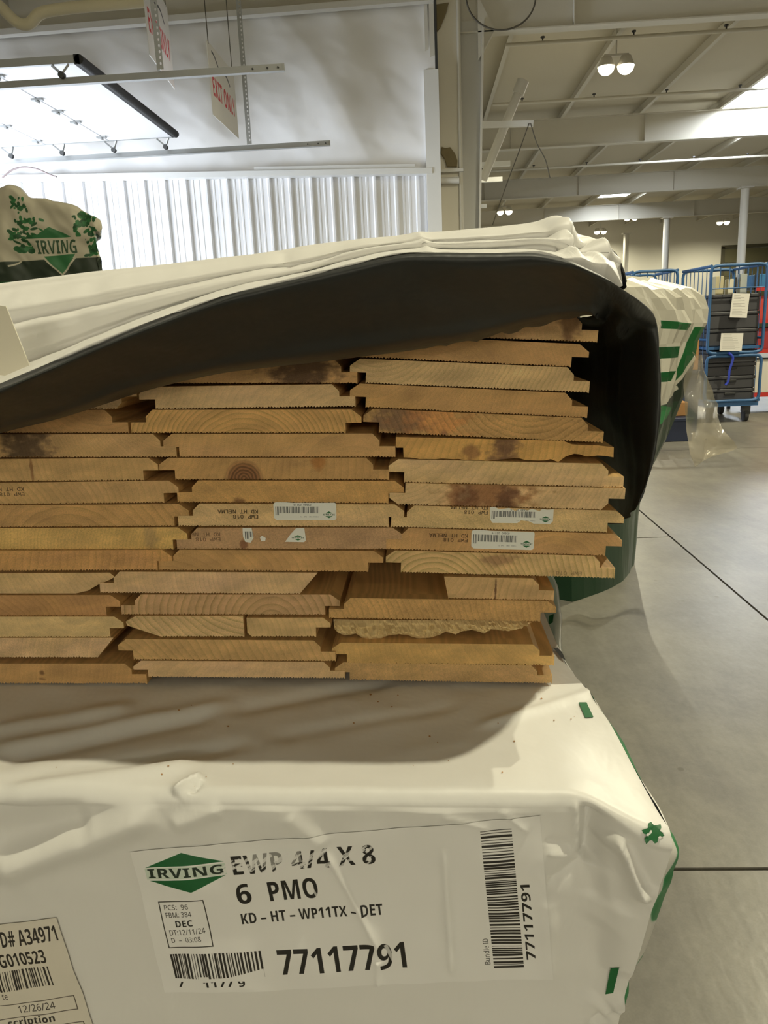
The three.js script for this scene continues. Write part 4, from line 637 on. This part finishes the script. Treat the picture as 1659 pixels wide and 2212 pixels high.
// ---------- printed bundle far left ----------
{
  const g = thing('wrapped_bundle', 'green printed bundle at the left edge behind the white wrap', 'bundle');
  const TOP = [[-3.9, 2.2], [-3.4, 2.2], [-3.1, 2.145], [-2.95, 2.12], [-2.86, 2.06], [-2.62, 1.99], [-2.46, 1.93], [-2.39, 1.87], [-2.375, 1.82]];
  const net = TOP.map(([x, t], i) => [V(x - (i > 6 ? 0.05 : 0), 0, -6.02), V(x - (i > 6 ? 0.045 : 0), 1.2, -6.02), V(x - (i > 6 ? 0.04 : 0), 1.6, -6.01), V(x - (i > 6 ? 0.045 : 0), 1.78, -5.99), V(x, t - 0.06, -5.97), V(x, t, -6.03), V(x, t - 0.01, -6.3), V(x, t - 0.03, -7.75), V(x, t - 0.3, -7.78), V(x, 0, -7.78)]);
  net.push(net[net.length - 1].map((p, i) => V(p.x, p.y, i < 6 ? -6.12 : p.z)), net[net.length - 1].map((p, i) => V(p.x - 0.02, p.y, i < 6 ? -6.9 : p.z)), net[net.length - 1].map((p) => V(p.x - 0.02, p.y, -7.77)));
  net.forEach((st) => st.forEach((p) => { p.x -= 0.5 * (-6.0 - p.z) * (p.z < -6.06 ? 1 : 0); }));
  const gr = push(refine(net, 110, 90), (p) => 0.035 * fbm(p.x * 5, p.y * 5, p.z, 2) - 0.03 * Math.abs(noise(p.x * 7 + p.y * 4, p.y * 6, 5)));
  const c = canvas(1024, 1024), k = c.getContext('2d'), X = (px) => (-3.094 + 0.00338 * px + 3.9) / 1.55 * 1024, Y = (py) => 1024 - (2.14 - 0.00338 * (py - 400) + (0)) / 2.2 * 1024;
  k.fillStyle = '#b9b29c'; k.fillRect(0, 0, 1024, 1024); k.fillStyle = '#23301f'; k.fillRect(0, Y(560), 1024, 1024); k.fillStyle = '#17501f'; k.fillRect(0, Y(602), X(95), 1024);
  const R = rng(3), tree = (px, py, w, h, n) => { for (let i = 0; i < n; i++) { k.fillStyle = ['#1f5a2c', '#2a6a37', '#174722'][i % 3]; k.beginPath(); k.ellipse(X(px + (R() - 0.5) * w), Y(py + (R() - 0.5) * h), 5 + R() * 14, 3 + R() * 6, -0.5 + R(), 0, 7); k.fill(); } };
  tree(38, 515, 60, 50, 60); tree(40, 455, 34, 70, 26); tree(180, 490, 46, 50, 50); tree(185, 540, 40, 36, 30); tree(70, 480, 30, 20, 8); tree(100, 505, 60, 14, 20);
  const poly = (col, pts) => { k.fillStyle = col; k.beginPath(); pts.forEach(([a, b], i) => i ? k.lineTo(X(a), Y(b)) : k.moveTo(X(a), Y(b))); k.closePath(); k.fill(); };
  poly('#2b6a3a', [[50, 516], [98, 492], [145, 515]]); poly('#b9b29c', [[42, 514], [176, 516], [180, 552], [62, 556]]); poly('#2b6a3a', [[74, 553], [148, 551], [112, 594]]);
  k.strokeStyle = '#b9b29c'; k.lineWidth = 7; k.beginPath(); k.moveTo(X(66), Y(548)); k.lineTo(X(110), Y(594)); k.lineTo(X(152), Y(553)); k.stroke(); k.lineWidth = 6; k.beginPath(); k.moveTo(X(-10), Y(570)); k.quadraticCurveTo(X(20), Y(566), X(26), Y(548)); k.stroke();
  k.save(); k.translate(X(108), Y(535)); k.rotate(0.02); k.fillStyle = '#2d4a2f'; k.font = 'bold 52px sans-serif'; k.textAlign = 'center'; k.textBaseline = 'middle'; k.scale(215 / k.measureText('IRVING').width, 1.2); k.fillText('IRVING', 0, 0); k.restore();
  mesh('film', gridGeo(gr, (p) => [(p.x + 3.9) / 1.55, p.y / 2.2]), new THREE.MeshStandardMaterial({ map: tex(c), roughness: 0.5, side: THREE.DoubleSide }), g);
}
// ---------- roll cages and goods on the right ----------
function rollCage(x, z, w, dp, h, lab, turn = 0) {
  const g = thing('roll_cage', lab, 'cart', [x, 0, z], turn, 'blue roll cages'), r = 0.014, y0 = 0.2;
  const loop = (zz, a, b, c, d) => tube([V(a + 0.05, c, zz), V((a + b) / 2, c, zz), V(b - 0.05, c, zz), V(b - 0.012, c + 0.012, zz), V(b, c + 0.05, zz), V(b, c + 0.1, zz), V(b, d - 0.1, zz), V(b, d - 0.05, zz), V(b - 0.012, d - 0.012, zz), V(b - 0.05, d, zz), V((a + b) / 2, d, zz), V(a + 0.05, d, zz), V(a + 0.012, d - 0.012, zz), V(a, d - 0.05, zz), V(a, d - 0.1, zz), V(a, c + 0.1, zz), V(a, c + 0.05, zz), V(a + 0.012, c + 0.012, zz)], r, 96, 8, true);
  mesh('front_frame', [loop(0, 0, w, 0.63, h), loop(0, 0, w, y0, 0.60)], M.blue, g); mesh('rear_frame', loop(-dp, 0, w, y0, h), M.blue, g);
  for (const xx of [0, w]) { const s = mesh('side_rail', rod(V(xx, y0, -dp), V(xx, y0, 0), r), M.blue, g); mesh('side_rail', rod(V(xx, h, -dp), V(xx, h, 0), r), M.blue, g); mesh('side_rail', rod(V(xx, 0.75, -dp), V(xx, 0.75, 0), r * 0.8), M.blue, g); const wires = []; for (let i = 1; i < 7; i++) wires.push(rod(V(xx, y0, -dp * i / 7), V(xx, h, -dp * i / 7), 0.004, 5)); mesh('side_mesh', wires, M.blue, s); }
  const fw = []; for (let i = 1; i < 6; i++) fw.push(rod(V(w * i / 6, h * 0.86, -0.002), V(w * i / 6, h - 0.01, -0.002), 0.004, 5)); fw.push(rod(V(0, h * 0.86, 0), V(w, h * 0.86, 0), 0.006, 6)); mesh('front_mesh', fw, M.blue, g);
  mesh('deck', box(0, w, y0 - 0.05, y0 - 0.015, -dp, 0), M.blue, g);
  mesh('shelf', box(0.01, w - 0.01, 0.66, 0.685, -dp + 0.01, -0.01), M.blue, g);
  for (const [cx, cz] of [[0.08, -0.08], [w - 0.08, -0.08], [0.08, 0.08 - dp], [w - 0.08, 0.08 - dp]]) { const k = mesh('caster_fork', [box(cx - 0.03, cx + 0.03, 0.09, y0 - 0.05, cz - 0.03, cz + 0.03)], M.dark, g); mesh('wheel', new THREE.CylinderGeometry(0.055, 0.055, 0.032, 18).rotateZ(Math.PI / 2).translate(cx, 0.055, cz), M.rubber, k); }
  return g;
}
{
  const cx = 2.55, cz = -7.18, w = 0.48; rollCage(cx, cz, w, 0.75, 1.38, 'blue roll cage full of dark totes with two papers on its front');
  rollCage(2.02, -7.75, 0.42, 0.7, 1.39, 'blue roll cage half hidden behind the crumpled bundle');
  const tote = (x, y, z, ww, h, dd, lab) => { const t = thing('tote', lab, 'tote', [x, y, z], 0, 'dark totes in the roll cages'); mesh('body', rbox(ww, h - 0.03, dd, 0.012).translate(0, (h - 0.03) / 2, 0), M.tote, t); mesh('rim', rbox(ww + 0.012, 0.03, dd + 0.012, 0.008).translate(0, h - 0.015, 0), M.tote, t); mesh('handle', new RoundedBoxGeometry(0.1, 0.022, 0.012, 2, 0.004).translate(0, h * 0.62, dd / 2 + 0.004), M.black, t); };
  const names = ['lowest', 'second lowest', 'third', 'uppermost']; let y = 0.188;
  for (let i = 0; i < 4; i++) { tote(cx + w / 2, y, cz - 0.38, 0.43, 0.115, 0.66, names[i] + ' dark tote on the lower deck of the full cage'); y += 0.116; }
  y = 0.686; for (let i = 0; i < 3; i++) { tote(cx + w / 2, y, cz - 0.38, 0.43, 0.15, 0.66, ['lowest', 'middle', 'topmost'][i] + ' dark tote on the shelf of the full cage'); y += 0.151; }
  for (const [dx, wd, h, mt, lab] of [[0.12, 0.07, 0.16, S('#b7ad8a', 0.7), 'pale carton standing behind the cage mesh on the left'], [0.22, 0.05, 0.13, S('#c9c3ae', 0.7), 'cream carton behind the cage mesh in the middle'], [0.33, 0.06, 0.17, S('#9fa3a0', 0.7), 'grey carton behind the cage mesh on the right']]) tag(mesh('carton', rbox(wd, h, 0.08, 0.004).translate(cx + dx, y + h / 2, cz - 0.16), mt, scene), lab, 'carton', 'cartons on top of the totes');
  const paper = (px, py, wd, h, lab, turn) => { const c = canvas(160, 220), k = c.getContext('2d'); k.fillStyle = '#d9d6cf'; k.fillRect(0, 0, 160, 220); k.fillStyle = '#8e8b86'; for (let i = 0; i < 13; i++) k.fillRect(16, 20 + i * 14, 60 + (i * 37) % 68, 3); const p = onZ(px, py, cz + 0.03), mt = new THREE.MeshStandardMaterial({ map: tex(c), roughness: 0.8 }); const m = mesh('paper_sheet', new THREE.BoxGeometry(wd, h, 0.002), mt, scene); m.position.copy(p); m.rotation.z = turn; tag(m, lab, 'paper', 'papers on the roll cage'); };
  paper(1598, 660, 0.148, 0.205, 'upright white paper sheet on the upper front of the cage', -0.07); paper(1580, 739, 0.193, 0.155, 'wide white paper sheet at the middle bar of the cage', -0.04);
  tag(mesh('strap', tube([[1574, 762], [1583, 772], [1576, 800], [1572, 826], [1567, 832]].map(([a, b]) => onZ(a, b, cz + 0.035)), 0.011, 24, 8), S('#2a3fb0', 0.4), scene), 'royal blue strap dangling on the front of the cage', 'strap');
  for (const [dx, wd, h, mt, lab] of [[0.04, 0.06, 0.2, M.red, 'red carton at the top of the half hidden cage'], [0.11, 0.05, 0.2, S('#7d1f3c', 0.6), 'maroon carton at the top of the half hidden cage'], [0.22, 0.1, 0.19, S('#7ea6cf', 0.6), 'light blue carton at the top of the half hidden cage'], [0.34, 0.08, 0.15, S('#2b3038', 0.6), 'charcoal carton at the top of the half hidden cage']]) tag(mesh('carton', rbox(wd, h, 0.2, 0.004).translate(2.02 + dx, 1.1 + h / 2, -7.9), mt, scene), lab, 'carton', 'cartons in the half hidden cage');
  for (const [yy, hh, lab] of [[0.188, 0.44, 'large dark tote low in the half hidden cage'], [0.686, 0.41, 'large dark tote high in the half hidden cage']]) tote(2.23, yy, -8.1, 0.37, hh, 0.6, lab);
  // rack of red goods at the picture edge
  const rk = thing('display_rack', 'black rack with red shelf edges at the right picture edge', 'rack', [3.17, 0, -7.75]);
  for (const [a, b] of [[0, 0], [0.8, 0], [0, -0.5], [0.8, -0.5]]) mesh('post', box(a, a + 0.03, 0, 1.32, b - 0.03, b), M.black, rk);
  [0.2, 0.62, 0.9, 1.2].forEach((yy) => { mesh('shelf', box(0, 0.83, yy - 0.02, yy, -0.53, 0), M.black, rk); mesh('shelf_edge', box(0, 0.83, yy - 0.035, yy + 0.005, 0, 0.012), M.red, rk); });
  [[0.62, 0.2, '#96272a', 'dark red'], [0.9, 0.22, '#b23a30', 'bright red'], [1.2, 0.12, '#2d6a96', 'blue'], [0.2, 0.32, '#c9c4b8', 'white']].forEach(([yy, h, col, nm]) => { for (let i = 0; i < 4; i++) tag(mesh('carton', rbox(0.17, h, 0.3, 0.006).translate(3.17 + 0.13 + i * 0.19, yy + 0.001 + h / 2, -7.75 - 0.18), S(col, 0.6), scene), `${nm} carton, ${['first', 'second', 'third', 'fourth'][i]} from the left on its rack shelf`, 'carton', nm + ' cartons on the rack'); });
  // boxes behind the clear film
  const bx = (name, x, yy, z, ww, h, dd, mt, lab, cat) => { const b = thing(name, lab, cat, [x, yy, z]); mesh('body', rbox(ww, h, dd, 0.006).translate(0, h / 2, 0), mt, b); mesh(name === 'storage_bin' ? 'rim' : 'tape', name === 'storage_bin' ? rbox(ww + 0.02, 0.03, dd + 0.02, 0.006).translate(0, h - 0.015, 0) : box(-0.025, 0.025, h, h + 0.001, -dd / 2, dd / 2), name === 'storage_bin' ? mt : S('#b89a6a', 0.4), b); };
  bx('storage_bin', 1.95, 0, -6.4, 0.34, 0.19, 0.4, S('#1d2742', 0.5), 'low dark blue bin on the floor under the clear film', 'bin');
  bx('cardboard_box', 1.98, 0.191, -6.45, 0.26, 0.11, 0.3, M.card, 'small cardboard box on the dark blue bin', 'box');
  bx('storage_bin', 2.22, 0, -6.85, 0.22, 0.52, 0.3, S('#2f3d5c', 0.5), 'tall slate blue bin under the tan box', 'bin');
  bx('cardboard_box', 2.22, 0.521, -6.85, 0.2, 0.26, 0.26, M.card, 'tan cardboard box peeking out right of the crumpled bundle', 'box');
}
shade(scene);
renderer.render(scene, camera);
